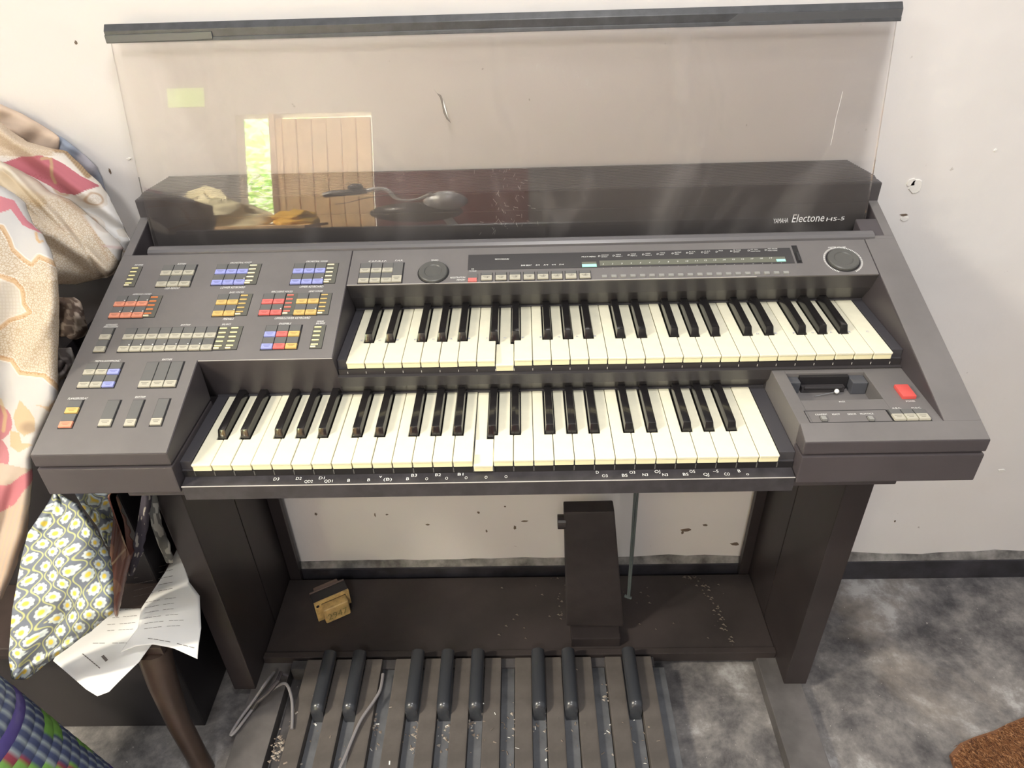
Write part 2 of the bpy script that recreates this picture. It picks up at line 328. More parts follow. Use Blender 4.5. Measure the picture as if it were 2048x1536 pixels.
# ---- clear panel
def glassmat():
    m = bpy.data.materials.new('smoked_acrylic'); m.use_nodes = True; nt = m.node_tree; L = nt.links.new
    nt.nodes.remove(nt.nodes['Principled BSDF']); out = nt.nodes['Material Output']
    t = nt.nodes.new('ShaderNodeBsdfTransparent'); t.inputs[0].default_value = (.972, .962, .960, 1)
    g = nt.nodes.new('ShaderNodeBsdfGlossy'); g.inputs['Roughness'].default_value = .012; g.inputs[0].default_value = (1, 1, 1, 1)
    fr = nt.nodes.new('ShaderNodeFresnel'); fr.inputs[0].default_value = 1.55
    m1 = nt.nodes.new('ShaderNodeMixShader'); L(fr.outputs[0], m1.inputs[0]); L(t.outputs[0], m1.inputs[1]); L(g.outputs[0], m1.inputs[2])
    # dust film, smears and fine scratches on the acrylic, plus reflection haze painted in
    tc = nt.nodes.new('ShaderNodeTexCoord'); n = nt.nodes.new('ShaderNodeTexNoise'); n.inputs['Scale'].default_value = 4; n.inputs['Detail'].default_value = 9; n.inputs['Distortion'].default_value = 1.6
    mp = nt.nodes.new('ShaderNodeMapping'); mp.inputs['Scale'].default_value = (1.6, 1, 1); L(tc.outputs['Object'], mp.inputs[0]); L(mp.outputs[0], n.inputs[0])
    r = nt.nodes.new('ShaderNodeMapRange'); L(n.outputs['Fac'], r.inputs[0]); r.inputs[1].default_value = .5; r.inputs[2].default_value = .8; r.inputs[3].default_value = .022; r.inputs[4].default_value = .11
    d = nt.nodes.new('ShaderNodeBsdfDiffuse'); d.inputs[0].default_value = (.75, .72, .70, 1)
    m2 = nt.nodes.new('ShaderNodeMixShader'); L(r.outputs[0], m2.inputs[0]); L(m1.outputs[0], m2.inputs[1]); L(d.outputs[0], m2.inputs[2]); L(m2.outputs[0], out.inputs['Surface'])
    return m
gp = MB(); PX0, PX1 = -.1525, .8834
prof = [(.353, .118), (.3565, .146), (.3635, .186), (.3785, .253), (.395, .325), (.411, .3925)]
th = .0030
front = prof; back = [(y+th, z-.0006) for y, z in prof]
gp.prism(front+back[::-1], PX0, PX1)
pane = part('clear_panel', gp, glassmat(), organ, smooth=True, label='smoked see-through acrylic music panel')
br = MB(); br.prism([(.4045, .388), (.4175, .388), (.4175, .4085), (.411, .4095), (.4045, .402)], -.1545, .8855)
br.prism([(.4025, .3875), (.406, .3875), (.406, .3925), (.4035, .3925)], -.1545, .8855)
bar = part('top_bar', br, mat('bar_charcoal', (.060, .062, .068), .4, noise=.2, nscale=60), organ, bevel=.0008)
tp = MB(); tp.hexa([(-.1542, .4018, .3885), (-.012, .4018, .3895), (-.012, .405, .3895), (-.1542, .405, .3885), (-.1542, .4022, .3975), (-.012, .4022, .3985), (-.012, .405, .3985), (-.1542, .405, .3975)])
part('bar_strip', tp, mat('bar_tape', (.09, .092, .098), .35), bar, bevel=.0005); tp = MB(); tp.hexa([(.66, .4035, .3905), (.885, .4035, .3905), (.885, .406, .3905), (.66, .406, .3905), (.675, .4035, .4015), (.885, .4035, .4015), (.885, .406, .4015), (.675, .406, .4015)])
part('bar_strip', tp, mat('bar_tape', (.09, .092, .098), .35), bar, bevel=.0005)
gy = lambda z: float(np.interp(z, [p[1] for p in prof], [p[0] for p in prof]))
def onpane(px, py):
    y = .39
    for _ in range(6): q = atY(px, py, y); y = gy(q[2])
    return (q[0], y-.0004, q[2])
# printed maker's line
lp = MB()
def ptext(t, a, b, cap, sl=0): A = onpane(*a); B = onpane(*b); text(lp, t, A, B, (0, .17, 1), cap, 0, sl)
ptext('YAMAHA', (1546, 446.5), (1576, 445), .0068); ptext('Electone', (1583, 444.5), (1647, 442.5), .0115, .12); ptext('HS-5', (1652, 442), (1688, 440), .0052, .1)
part('lettering', lp, mat('print_silver', (.72, .72, .72), .4), pane)
# hole through the acrylic, scratches, and pale strokes for a faint reflection
hk = MB()
hpx = [(868, 178), (874, 186), (882, 190), (886, 199), (892, 216), (896, 232), (902, 246), (893, 238), (887, 226), (884, 210), (880, 195)]
P_ = [onpane(*p) for p in hpx]; hk.add([(a, y-.0006, z) for a, y, z in P_]+[(a, y-.0001, z) for a, y, z in P_], [tuple(range(11)), tuple(range(11, 22))[::-1]]+[(i, (i+1) % 11, 11+(i+1) % 11, 11+i) for i in range(11)])
part('crack', hk, mat('crack_dark', (.16, .14, .12), .5), pane)
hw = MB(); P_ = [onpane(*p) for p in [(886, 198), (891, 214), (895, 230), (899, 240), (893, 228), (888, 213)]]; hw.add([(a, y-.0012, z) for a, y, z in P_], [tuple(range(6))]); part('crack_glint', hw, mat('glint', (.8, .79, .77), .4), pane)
sc = MB()
def scr(pts, r=.00022):
    sc.tube([onpane(*p) for p in pts], r, 4)
scr([(1685, 183), (1680, 205), (1672, 235), (1666, 268), (1661, 290)], .0004)
for k in range(150):
    t = random.gauss(math.pi*.5, 1.1); R0 = random.gauss(135, 7); cx, cy = 1085, 265
    x = cx-math.cos(t)*R0; y = cy-abs(math.sin(t))*R0*1.0
    a_ = random.uniform(-.5, .5); l_ = random.uniform(1, 6); scr([(x, y), (x+l_*math.sin(a_), y+l_*math.cos(a_))], .00010)
for k in range(130):  # faint reflection painted in as a clump of pale strokes
    x = random.gauss(1010, 26); y = random.choice([random.uniform(195, 260), random.uniform(330, 465)]); l_ = random.uniform(2, 10); a_ = random.choice([0, .5, -.5, 1.4])+random.uniform(-.2, .2)
    scr([(x, y), (x+l_*math.sin(a_), y+l_*math.cos(a_))], .00009)
part('scratches_and_reflection', sc, mat('pane_stroke_white', (.66, .64, .62), .5), pane)['kind'] = 'stuff'

# ---- keyboards
BKO = {0: -.0022, 1: .0022, 3: -.0032, 4: 0, 5: .0032}        # black key after white index (within octave), sideways offset
BL_F = .0465; KL = .138
def white_mesh(t, last=False, top=(0)):
    m = MB(); g = .0004; x0, x1 = g, KW-g; L_, R_ = x0, x1
    if t in (1, 2, 4, 5, 6): L_ = BKO[t-1]+.0068
    if t in (0, 1, 3, 4, 5) and not last: R_ = KW+BKO[t]-.0068
    poly = [(x0, 0), (x1, 0), (x1, BL_F)]+([(R_, BL_F)] if R_ != x1 else [])+[(R_, KL+.01), (L_, KL+.01)]+([(L_, BL_F)] if L_ != x0 else [])+([(x0, BL_F)])
    m.extz(poly, -.0032, 0, 0)
    m.box(x0+.0003, x1-.0003, .0009, .03, -.0105, -.0031, 1)
    return m.mesh('white_key', [IVORY, IVF], bevel=.0006, seg=1)
WM = {t: white_mesh(t) for t in range(7)}; WM['L'] = white_mesh(0, True)
bkm = MB(); hw_ = .0058; ht = .0045
bkm.hexa([(-hw_, BL_F+.0008, -.004), (hw_, BL_F+.0008, -.004), (hw_, KL+.01, -.004), (-hw_, KL+.01, -.004), (-ht, BL_F+.0055, .0105), (ht, BL_F+.0055, .0105), (ht+.0002, KL+.01, .0115), (-ht-.0002, KL+.01, .0115)])
BKM = bkm.mesh('black_key', BLK, bevel=.0011, smooth=True)
def keyboard(name, ox, oy, oz, xl, xr, low_idx, lab):
    kb = MB()
    kb.box(xl, xr, oy+.004, oy+KL+.012, oz-.030, oz-.011)                       # key bed
    kb.box(xl, ox-.0006, oy-.0005+.006, oy+KL, oz-.012, oz+.0005); kb.box(ox+29*KW+.0006, xr, oy+.0055, oy+KL, oz-.012, oz+.0005)
    kb.box(xl, xr, oy+KL-.001, oy+KL+.003, oz-.01, oz+.0022)                     # felt strip at the back
    k0 = part(name, kb, mat('keybed_black', (.050, .048, .055), .45), organ, bevel=.0008, label=lab)
    for i in range(29):
        t = 'L' if i == 28 else i % 7
        o = link('white_key', WM[t], k0, (ox+i*KW, oy, oz))
        dz = random.uniform(-.0003, .0003); o.location.z += dz
        if i == low_idx: o.rotation_euler.x = math.radians(2.9); o.location.z -= .0078; o['label'] = 'white key sunk below its neighbours'
        if t != 'L' and t in BKO: link('black_key', BKM, k0, (ox+(i+1)*KW+BKO[t], oy, oz))
    return k0
lower = keyboard('lower_keyboard', 0, 0, 0, -.0145, .7002, 14, 'lower row of ivory and black keys')
upper = keyboard('upper_keyboard', *U2, .1540, .8612, 8, 'upper row of ivory and black keys')
# tape on the sunken lower key
tk = MB(); tk.box(14*KW+.0012, 15*KW-.0015, .018, .044, -.0062, -.0057); o = part('tape', tk, mat('white_tape', (.93, .91, .90), .4), lower); o.rotation_euler.x = math.radians(2.9)
# keyslip below each manual
ks = MB(); ks.prism([(YF, -.0445), (YF, -.0245), (YF+.001, -.0235), (.0095, -.0205), (.012, -.0445)], -.013, .6995)
slip = part('key_slip', ks, mat('slip_black', (.040, .037, .042), .35, noise=.25, nscale=60), organ, bevel=.0006)
el = MB(); el.tube([(-.013, YF+.0002, -.0240), (.6995, YF+.0002, -.0240)], .0007, 6); part('pale_edge', el, mat('pale_edge', (.42, .40, .38), .5), slip)  # thin pale line paints the highlight along the slip's front edge
ks = MB(); ks.box(-.0140, .7, .0035, .012, -.022, -.0125); ks.box(-.014, .7, .0090, .02, -.030, -.02)
for i in range(30): ks.box(i*KW-.0006, i*KW+.0006, .0030, .0036, -.020, -.0130, 1)
part('key_stop', ks, [DARK, BGREY], organ)
ks = MB(); ks.box(.1545, .861, U2[1]+.002, U2[1]+.010, U2[2]-.020, U2[2]-.0115)
for i in range(30): ks.box(U2[0]+i*KW-.0004, U2[0]+i*KW+.0004, U2[1]+.0014, U2[1]+.002, U2[2]-.018, U2[2]-.0150, 1)
part('key_stop', ks, [mat('stop_black', (.028, .025, .027), .4), mat('stop_tick', (.5, .48, .45), .4)], organ)
# lower fallboard (under the upper manual) and upper fallboard
fb = MB()
fb.prism([(.1215, U2[2]-.020), (.1260, .020), (.1405, .0), (.1405, -.02), (.20, -.02), (.20, U2[2]-.020)], .1535, .7005)
fb.prism([(.1215, U2[2]-.020), (.131, .030), (.131, -.02), (.20, -.02), (.20, U2[2]-.020)], .70, .8615)
part('lower_fallboard', fb, GLOSS, organ, bevel=.0006)
fb = MB(); fb.prism([(.2362, zt(.2362)-.001), (.246, .085), (.2645, U2[2]+.001), (.2645, .03), (.30, .03), (.30, zt(.30)-.001)], .1535, .8615)
part('upper_fallboard', fb, GLOSS, organ, bevel=.0004)
# ---- upper control panel
up = MB(); up.pbox(.1542, .8606, .2352, .2992, -.002, .0006); upper_panel = part('upper_control_panel', up, TOP, organ, bevel=.0005)
el = MB(); el.tube([PM(.1542, .2352, .0004), PM(.70, .2352, .0004)], .0006, 6); part('pale_edge', el, mat('pale_edge'   , (.42, .40, .38), .5), upper_panel)  # thin pale line along the upper panel's front edge
el = MB(); el.tube([PM(-.014, .1157, .0004), PM(.153, .1157, .0004)], .0006, 6); part('pale_edge', el, mat('pale_edge', (.42, .40, .38), .5), left_panel)  # matching pale line on the left panel's front edge

# ---- buttons
def Pm(mb, x0, x1, s0, s1, h0, h1, m, fn=PM, tp=0): mb.pbox(x0, x1, s0, s1, h0, h1, m, fn, tp)
_bm = {}
def button(parent, x0, x1, s0, s1, cap, capfrac=.46, fn=PM, h=.0024, name='button', led=False):
    w_, l_ = x1-x0, s1-s0; key = (round(w_, 5), round(l_, 5), cap, capfrac, fn is PM, led)
    if key not in _bm:
        b = MB(); loc = (lambda x, s, hh: (x, s*CA-hh*SA, s*SA+hh*CA)) if fn is PM else (lambda x, s, hh: (x, s, hh))
        L2 = l_/CA if fn is PM else l_
        b.pbox(0, w_, L2*capfrac, L2, 0, h*.8, 0, loc, .0002); b.pbox(0, w_, .0003, L2*capfrac-.0002, 0, h, 1, loc, .0003)
        b.pbox(w_*.18, w_*.8, L2*capfrac*.60, L2*capfrac*.72, h, h+.00006, 2, loc); b.pbox(w_*.3, w_*.7, L2*capfrac*.38, L2*capfrac*.48, h, h+.00006, 2, loc)
        if led: b.pbox(w_*.82, w_*.92, L2*(capfrac+.05), L2*(capfrac+.12), h*.8, h, 3, loc)
        _bm[key] = b.mesh('button', [BGREY, CAPS[cap], mat('cap_ink_'+cap, tuple(c*.55 for c in CAPS[cap].node_tree.nodes['Principled BSDF'].inputs[0].default_value[:3]), .6), WHITE])
    return link(name, _bm[key], parent, fn(x0, s0, 0.0004))
def grid(parent, tl, br, nx, ny, caps, capfrac=.46, fn=PM, pix=Mp, leds=()):
    x0, s1 = pix(*tl)[:2]; x1, s0 = pix(*br)[:2]
    w_ = MB(); w_.pbox(x0-.0007, x1+.0009, s0-.0009, s1+.0008, -.0002, .0008 if fn is PM else .0003, 0, fn); part('button_well', w_, DARK, parent)
    dx = (x1-x0)/nx; dy = (s1-s0)/ny
    for r in range(ny):
        for c in range(nx):
            q = caps[r*nx+c] if len(caps) > 1 else caps
            button(parent, x0+c*dx+.0003, x0+(c+1)*dx-.0006, s1-(r+1)*dy+.0002, s1-r*dy-.0005, q, capfrac, fn, led=(r*nx+c) in leds)
def slider(parent, tl, br, M_, n=5, fn=PM):
    x0, s1 = Mp(*tl); x1, s0 = Mp(*br)
    m = MB(); m.pbox(x0-.0006, x1+.0008, s0-.0006, s1+.0006, -.0002, .0008, 0); m.pbox(x0, x1+.0003, s0, s1, 0, .0013, 1)
    sl = part('slider', m, [DARK, SLOT], parent)
    L_ = MB(); W_ = x1-x0
    for i in range(n):
        c = s1-(s1-s0)*(.06+.19*i); L_.pbox(x0+W_*.06, x0+W_*.66, c-.0014, c+.0004, .0012, .0020, 0)
    L_.pbox(x0+W_*.06, x0+W_*.5, s0+.0012, s0+.0030, .0012, .0026, 1)
    part('level_marks', L_, [M_, LEDC], parent)
LP = left_panel
slider(LP, (264.8, 535.2), (268.3, 574.2), LEDY)
grid(LP, (328.9, 532), (379.7, 574.2), 3, 2, 'c')
grid(LP, (436.5, 530.1), (489.5, 570.6), 3, 2, 'b', leds=(5,)); slider(LP, (500.2, 529.4), (511.7, 569.2), LEDC)
grid(LP, (590.4, 528.4), (646.3, 569.2), 3, 2, 'b', leds=(5,)); slider(LP, (654.9, 527.9), (669.2, 567.3), LEDC)
grid(LP, (236.7, 593.8), (285.9, 636.7), 3, 2, 'o', leds=(0, 1, 2, 3, 4, 5)); slider(LP, (303, 593), (308.6, 635.2), LEDO)
grid(LP, (438.6, 590.2), (469.4, 633.2), 2, 2, 'y', leds=(3,)); slider(LP, (482.3, 589.5), (493, 631.8), CAPS['y'])
grid(LP, (528.9, 589.1), (563.2, 631.5), 2, 2, 'r', leds=(3,)); slider(LP, (574.7, 588.8), (586.1, 630.6), LEDR)
grid(LP, (596.9, 588.5), (633.4, 631), 2, 2, 'y', leds=(3,)); slider(LP, (642.7, 588.1), (655.6, 630), CAPS['y'])
grid(LP, (208.1, 658.1), (210, 705.7), 1, 2, 'c')
grid(LP, (254.7, 658.1), (424.2, 701.9), 8, 2, 'c', leds=tuple(range(8, 15)))
slider(LP, (440.4, 655.2), (449.9, 700.6), LEDY); slider(LP, (463.3, 654.3), (472.8, 700), LEDY)
grid(LP, (533.9, 652.5), (594, 699.1), 3, 2, 'bryb'+'ry'); slider(LP, (629.1, 652.5), (642.7, 697.4), LEDY)
grid(LP, (176.7, 727.6), (228.1, 776.2), 3, 2, 'ccbccb')
grid(LP, (295.7, 725.7), (351.9, 775.6), 3, 1, 'c', .26)
grid(LP, (141.4, 801.9), (144.3, 857.1), 1, 2, 'yo')
for a, b in (((217.6, 801.9), (222.4, 854.2)), ((268.1, 801.3), (270.9, 854.2)), ((318.5, 799), (323.3, 852.3))): grid(LP, a, b, 1, 1, 'c', .27)
# upper panel
UP = upper_panel
x0, s1 = Mp(722.4, 528.4); x1, s0 = Mp(804.4, 566.1); dx = (x1-x0)/4
grid(UP, (722.4, 528.4), (783.5, 566.6), 3, 2, 'c'); grid(UP, (787.5, 526.8), (803.5, 566.1), 1, 1, 'c', .34)
def dial(name, c, rpx, ticks=0):
    x, s = Mp(*c); xr, _ = Mp(c[0]+rpx, c[1]); R = xr-x
    d = MB(); n = 60
    rings = [(R*1.02, 0, 0), (R, .0035, 0), (R*.93, .0045, 0), (R*.62, .0042, 0), (R*.56, .0032, 0), (0.001, .003, 0)]
    vs = []
    for rr, h, _ in rings:
        for i in range(n): t = 2*math.pi*i/n; vs.append(PM(x+math.cos(t)*rr*(1 if i % 2 else .985), s+math.sin(t)*rr*(1 if i % 2 else .985)*CA, h))
    fs = [(k*n+i, k*n+(i+1) % n, (k+1)*n+(i+1) % n, (k+1)*n+i) for k in range(len(rings)-1) for i in range(n)]+[tuple(range((len(rings)-1)*n, len(rings)*n))]
    d.add(vs, fs); o = part(name, d, mat('dial_grey', (.085, .085, .080), .35), UP, smooth=True)
    e = MB(); vs = [];
    for rr, h in ((R*1.09, .0004), (R*1.09, .0007), (R*1.0, .0007)):
        for i in range(48): t = 2*math.pi*i/48; vs.append(PM(x+math.cos(t)*rr, s+math.sin(t)*rr*CA, h))
    e.add(vs, [(k*48+i, k*48+(i+1) % 48, (k+1)*48+(i+1) % 48, (k+1)*48+i) for k in range(2) for i in range(48)]); part('dial_rim', e, DARK, UP)
    if ticks:
        e = MB()
        for i in range(ticks):
            t = math.radians(-62+304*i/(ticks-1)); c_, s_ = math.cos(t), math.sin(t); ra, rbb, w_ = R*1.14, R*1.25, .00045
            q = [(ra, -w_), (rbb, -w_), (rbb, w_), (ra, w_)]
            e.add([PM(x+c_*a-s_*b, s+(s_*a+c_*b)*CA, .0009) for a, b in q], [(0, 1, 2, 3)])
        part('dial_ticks', e, WHITE, UP)
dial('tempo_dial', (866.8, 545.8), 29); dial('volume_dial', (1685.5, 521), 31, 66)
x0, s1 = Mp(937, 511); x1, _ = Mp(1577, 491); _, s0 = Mp(1582, 527.4)
d = MB(); d.pbox(x0, x1, s0, s1, 0, .0012, 0); dp = part('display_panel', d, DISP, UP)
xa, sa = Mp(1198.6, 522.9); xb, _ = Mp(1567.5, 511); _, sb = Mp(1199.8, 533)
d = MB(); d.pbox(xa, xb, sb, sa, .0011, .0016, 0)
part('display_strip', d, STRIP, UP)
d = MB(); xc, sc_ = Mp(1163.5, 525.5); xd, se = Mp(1193.4, 535); d.pbox(xc, xd, se, se+(sc_-se)*.55, .0011, .0017, 0); xg, _ = Mp(1549, 512); d.pbox(xg, xb-.0005, sb+.0004, sb+(sa-sb)*.5, .0015, .0018, 0)
part('lit_display', d, LCD, UP)
d = MB(); d.pbox(xc, xd, se+(sc_-se)*.55, sc_, .0011, .0016, 0); part('display_hood', d, STRIP, UP)
x0, s1 = Mp(935.7, 549); x1, s0 = Mp(954.8, 565)
d = MB(); d.pbox(x0, x1, s0+(s1-s0)*.42, s1, 0, .0022, 0); d.pbox(x0+.0006, x1-.0006, s0, s0+(s1-s0)*.42, 0, .0028, 1); part('button', d, [BGREY, REDC], UP, bevel=.0003, label='red button')
PXs = [962.5, 991.2, 1019.1, 1047, 1074.6, 1102.5, 1130.4, 1158.5]
xa, s1 = Mp(962.5, 547.2); xb, s0 = Mp(984, 562.3); WB = xb-xa
for i, p in enumerate(PXs):
    x, _ = Mp(p, 550-i*.5)
    w_ = MB(); w_.pbox(x-.0006, x+WB+.0006, s0-.0008, s1+.0006, 0, .0009, 0); part('button_well', w_, DARK, UP)
    button(UP, x, x+WB, s0, s1, 'c', .62)
xa, s1 = Mp(1202.8, 552); xb, s0 = Mp(1214.5, 556.9); xz, _ = Mp(1564, 541)
for i in range(20):
    x = xa+(xz-xa)*i/19
    if i == 0: sm = MB(); sm.pbox(0, xb-xa, 0, (s1-s0)/CA, 0, .0022, 0, (lambda a, s, h: (a, s*CA-h*SA, s*SA+h*CA)), .0003); SMM = sm.mesh('selector_button', mat('small_cap', (.27, .27, .255), .5))
    link('selector_button', SMM, UP, PM(x, s0, .0003))
x0, s1 = Mp(1582, 492); x1, s0 = Mp(1605, 527)
d = MB(); d.pbox(x0, x1, s0, s1, 0, .0009, 0); part('slider_slot', d, DARK, UP)
d = MB(); d.pbox(x0+.0015, x1-.0015, s0+.002, s0+(s1-s0)*.55, .0005, .0035, 0, PM, .0008); part('slider_knob', d, mat('knob_black', (.03, .03, .032), .35), UP)
# lettering on the sloping panels
lt = MB(); UV = Vector(PM(0, 1, 0))-Vector(PM(0, 0, 0))
def mt(t, xa, xb, y, cap=.0030, ya=None, mb=None, h=.0009):
    a = Mp(xa, y if ya is None else ya); b = Mp(xb, y-(xb-xa)*.0165 if ya is None else y)
    text(mb or lt, t, PM(a[0], a[1], h), PM(b[0], b[1], h), UV, cap, 0, .25)
for t, a, b, y in [('REVERB', 269.5, 285.6, 532.3), ('SUSTAIN', 354.7, 371, 530.3), ('ORCHESTRAL VOICES', 460, 502.8, 528), ('ORCHESTRAL VOICES', 612, 655, 525.3),
                   ('ARPEGGIO CHORD', 264.8, 302, 591.2), ('BASS VOICES', 459, 486.6, 587.3), ('PERCUSSIVE VOICES', 542.5, 584.7, 586), ('LEAD VOICES', 617.6, 644.9, 585),
                   ('KEYBOARD', 211.5, 234, 652.3), ('PERCUSSION', 207, 235, 656.3), ('RHYTHM', 361.7, 379.7, 652.5), ('BALANCE', 444, 461, 651.3), ('ENSEMBLE', 558, 581.6, 650),
                   ('MANUAL', 633.4, 647.7, 645.3), ('BALANCE', 632, 649, 649.3), ('TREMOLO/SYMPHONIC', 189, 239.5, 725), ('RHYTHM', 324, 343, 721.8), ('FLANGER/DELAY', 135.7, 174.7, 800), ('RHYTHM', 270, 290, 797)]: mt(t, a, b, y)
for t, a, b, y in [('USER MEMORY', 328.9, 358.6, 579.5), ('LOWER KEYBOARD', 440.8, 489.5, 578), ('UPPER KEYBOARD', 598.7, 646, 576.5), ('PEDALS', 445.8, 466.5, 641), ('UPPER/LOWER KEYBOARD', 548.9, 619.8, 639.5)]: mt(t, a, b, y, .0036)
part('lettering', lt, WHITE, LP)
l2 = MB()
for t, a, b, y in [('C.S.P./R.S.P.', 737, 773, 525), ('F.M.R.', 790, 806, 523.5), ('TEMPO', 861.5, 876, 523.3), ('REGISTRATION', 900, 930, 557.8), ('MEMORY', 913, 930, 562.3), ('MASTER VOLUME', 1655.8, 1691, 497.5)]: mt(t, a, b, y, .0030, None, l2)
l2b = [('TO', 942, 947.5, 541.3), ('TO PACK', 938, 953, 545.3), ('TEMPO/MEASURE', 989, 1017.7, 521.5), ('BAR BEAT', 1042, 1063, 533.8), ('MULTI MENU', 1163, 1191, 516.6), ('2/4', 1071, 1079, 533), ('3/4', 1087, 1096, 532.7), ('4/4', 1103, 1111, 532.4), ('5/4', 1118, 1127, 532)]
for t, a, b, y in l2b: mt(t, a, b, y, .0024, None, l2, .0017)
menus = [(1196, 'ARRANGE', 'MEMORY'), (1225, 'VOICE', 'MENU 1'), (1255, 'VOICE', 'MENU 2'), (1284, 'VOICE', 'MENU 3'), (1313, 'VOICE', 'EDIT'), (1343, 'RHYTHM', 'MENU'), (1372, 'R.S.P.', 'EDIT'), (1402, 'C.S.P.', 'EDIT'), (1431, 'PACK', ''), (1460, 'FM TONE', 'MEMORY'), (1495, 'FT. SW.', 'FUNCTIONS'), (1529, 'MIDI MODE', 'FUNCTIONS')]
for p, t1, t2 in menus:
    yb = 514.5-(p-1196)*.0375; wd = 4.2 if len(t1) > 6 else 3.6
    mt('\u25B8' if False else 'D', p, p+4, yb+1, .0028, None, l2, .0017)
    mt(t1, p+6, p+6+len(t1)*2.1, yb-1.5, .0018, None, l2, .0017)
    if t2: mt(t2, p+6, p+6+len(t2)*2.1, yb+2, .0018, None, l2, .0017)
for i in range(19):
    p = 1206+i*18.6; yb = 531.5-(p-1206)*.0365; mt(str(i+1), p-(2.5 if i > 8 else .5 if i == 0 else 1.2), p+(2.5 if i > 8 else .5 if i == 0 else 1.2), yb, .0026, None, l2, .0018)
for i in range(20):
    p = 1206.5+i*18.7; yb = 539-(p-1206)*.031; mt('o', p-.9, p+.9, yb, .0013, None, l2, .0017)
part('lettering', l2, WHITE, UP)
l3 = MB()
for i, p in enumerate(PXs): mt(str(i+1), p+(10.3 if i else 11.3), p+(13.5 if i else 12.5), 559.3-(p-962)*.029, .0036, None, l3, .0029)
part('button_numbers', l3, INK, UP)
# ---- right module (pack slot, power switch)
ZM = .0350
Fm = lambda x, s, h: (x, s, ZM+h); pz = lambda px, py: tuple(atZ(px, py, ZM)[:2])
rx0, ry1 = pz(1575, 746.8); rx1, ry0 = pz(1766.8, 797.8); rx0 = pz(1596, 798.5)[0]*.5+rx0*.5
mo = MB()
def mbx(x0, x1, y0, y1, z0=0.0, z1=ZM): mo.box(x0, x1, y0, y1, z0, z1)
mbx(.7005, rx0, .0125, .1315); mbx(rx1, .8617, .0125, .1315); mbx(rx0, rx1, .0125, ry0); mbx(rx0, rx1, ry1, .1315); mbx(rx0, rx1, ry0, ry1, 0, .014)
MODULE = part('pack_module', mo, TOP, organ, bevel=.0007)
md = MB(); wq = rx1-rx0
md.box(rx0+.0005, rx0+wq*.16, ry1-.014, ry1-.0005, .014, .030); md.box(rx0+wq*.80, rx1-.001, ry1-.018, ry1-.0005, .014, .031)
part('slot_cheek', md, mat('slot_grey', (.075, .078, .09), .3), MODULE, bevel=.0012)
md = MB(); md.box(rx0+wq*.17, rx0+wq*.79, ry1-.006, ry1-.001, .014, .033, 0); md.box(rx0+wq*.19, rx0+wq*.74, ry1-.013, ry1-.006, .014, .022, 1); md.tube([(rx0+wq*.22, ry1-.0135, .0215), (rx0+wq*.70, ry1-.0135, .0215)], .0022, 8, 1)
part('slot_flap', md, [DARK, GLOSS], MODULE, bevel=.0006)
md = MB(); a = pz(1806, 798.5); b = pz(1831.8, 797.6); c = pz(1819.5, 773.9)
md.box(a[0]-.001, b[0], a[1], c[1], ZM-.001, ZM+.0045); part('power_button', md, PRED, MODULE, bevel=.0014, smooth=True, label='red power button')
ln = MB()
def mline(a, b, r=.0004): A = pz(*a); B = pz(*b); ln.tube([(A[0], A[1], ZM), (B[0], B[1], ZM)], r, 6)
tl, tr, bl, br_ = pz(1608, 821.7), pz(1773, 820), pz(1620, 845.4), pz(1785, 843)
xs0, xs1, ys0, ys1 = (tl[0]+bl[0])/2, (tr[0]+br_[0])/2, (bl[1]+br_[1])/2, (tl[1]+tr[1])/2
for A, B in (((xs0, ys0), (xs1, ys0)), ((xs1, ys0), (xs1, ys1)), ((xs1, ys1), (xs0, ys1)), ((xs0, ys1), (xs0, ys0))): ln.tube([(A[0], A[1], ZM), (B[0], B[1], ZM)], .00045, 6)
part('panel_seam', ln, DARK, MODULE)
for q in (1639, 1733):
    A = pz(q, 834.2); B = pz(q+16, 842.5); md = MB(); md.box(A[0]-.0003, B[0]+.0006, B[1]-.0008, A[1]+.0012, ZM-.001, ZM+.0003, 0); md.box(A[0], B[0], B[1], A[1]-.0005, ZM, ZM+.0024, 1); part('button', md, [DARK, mat('small_cap', (.27, .27, .255), .5)], MODULE, bevel=.0002)
grid(MODULE, (1773.8, 820.8), (1863, 841.5), 3, 1, 'c', .55, Fm, pz)
l4 = MB()
def zt_(t, xa, xb, y, cap=.0028): A = pz(xa, y); B = pz(xb, y-.6); text(l4, t, (A[0], A[1], ZM+.0006), (B[0], B[1], ZM+.0006), (0, 1, 0), cap)
for t, a, b, y in [('PACK', 1679, 1691, 805.8), ('POWER', 1813, 1831, 804.8), ('CONFIRM', 1631, 1654, 831.5), ('READY', 1665, 1680.6, 831), ('ERROR', 1696, 1713, 830.7), ('FROM PACK', 1721, 1748, 830), ('A.B.C.', 1785, 1803, 818.6), ('M.O.C.', 1824, 1843, 818)]: zt_(t, a, b, y)
part('lettering', l4, WHITE, MODULE)
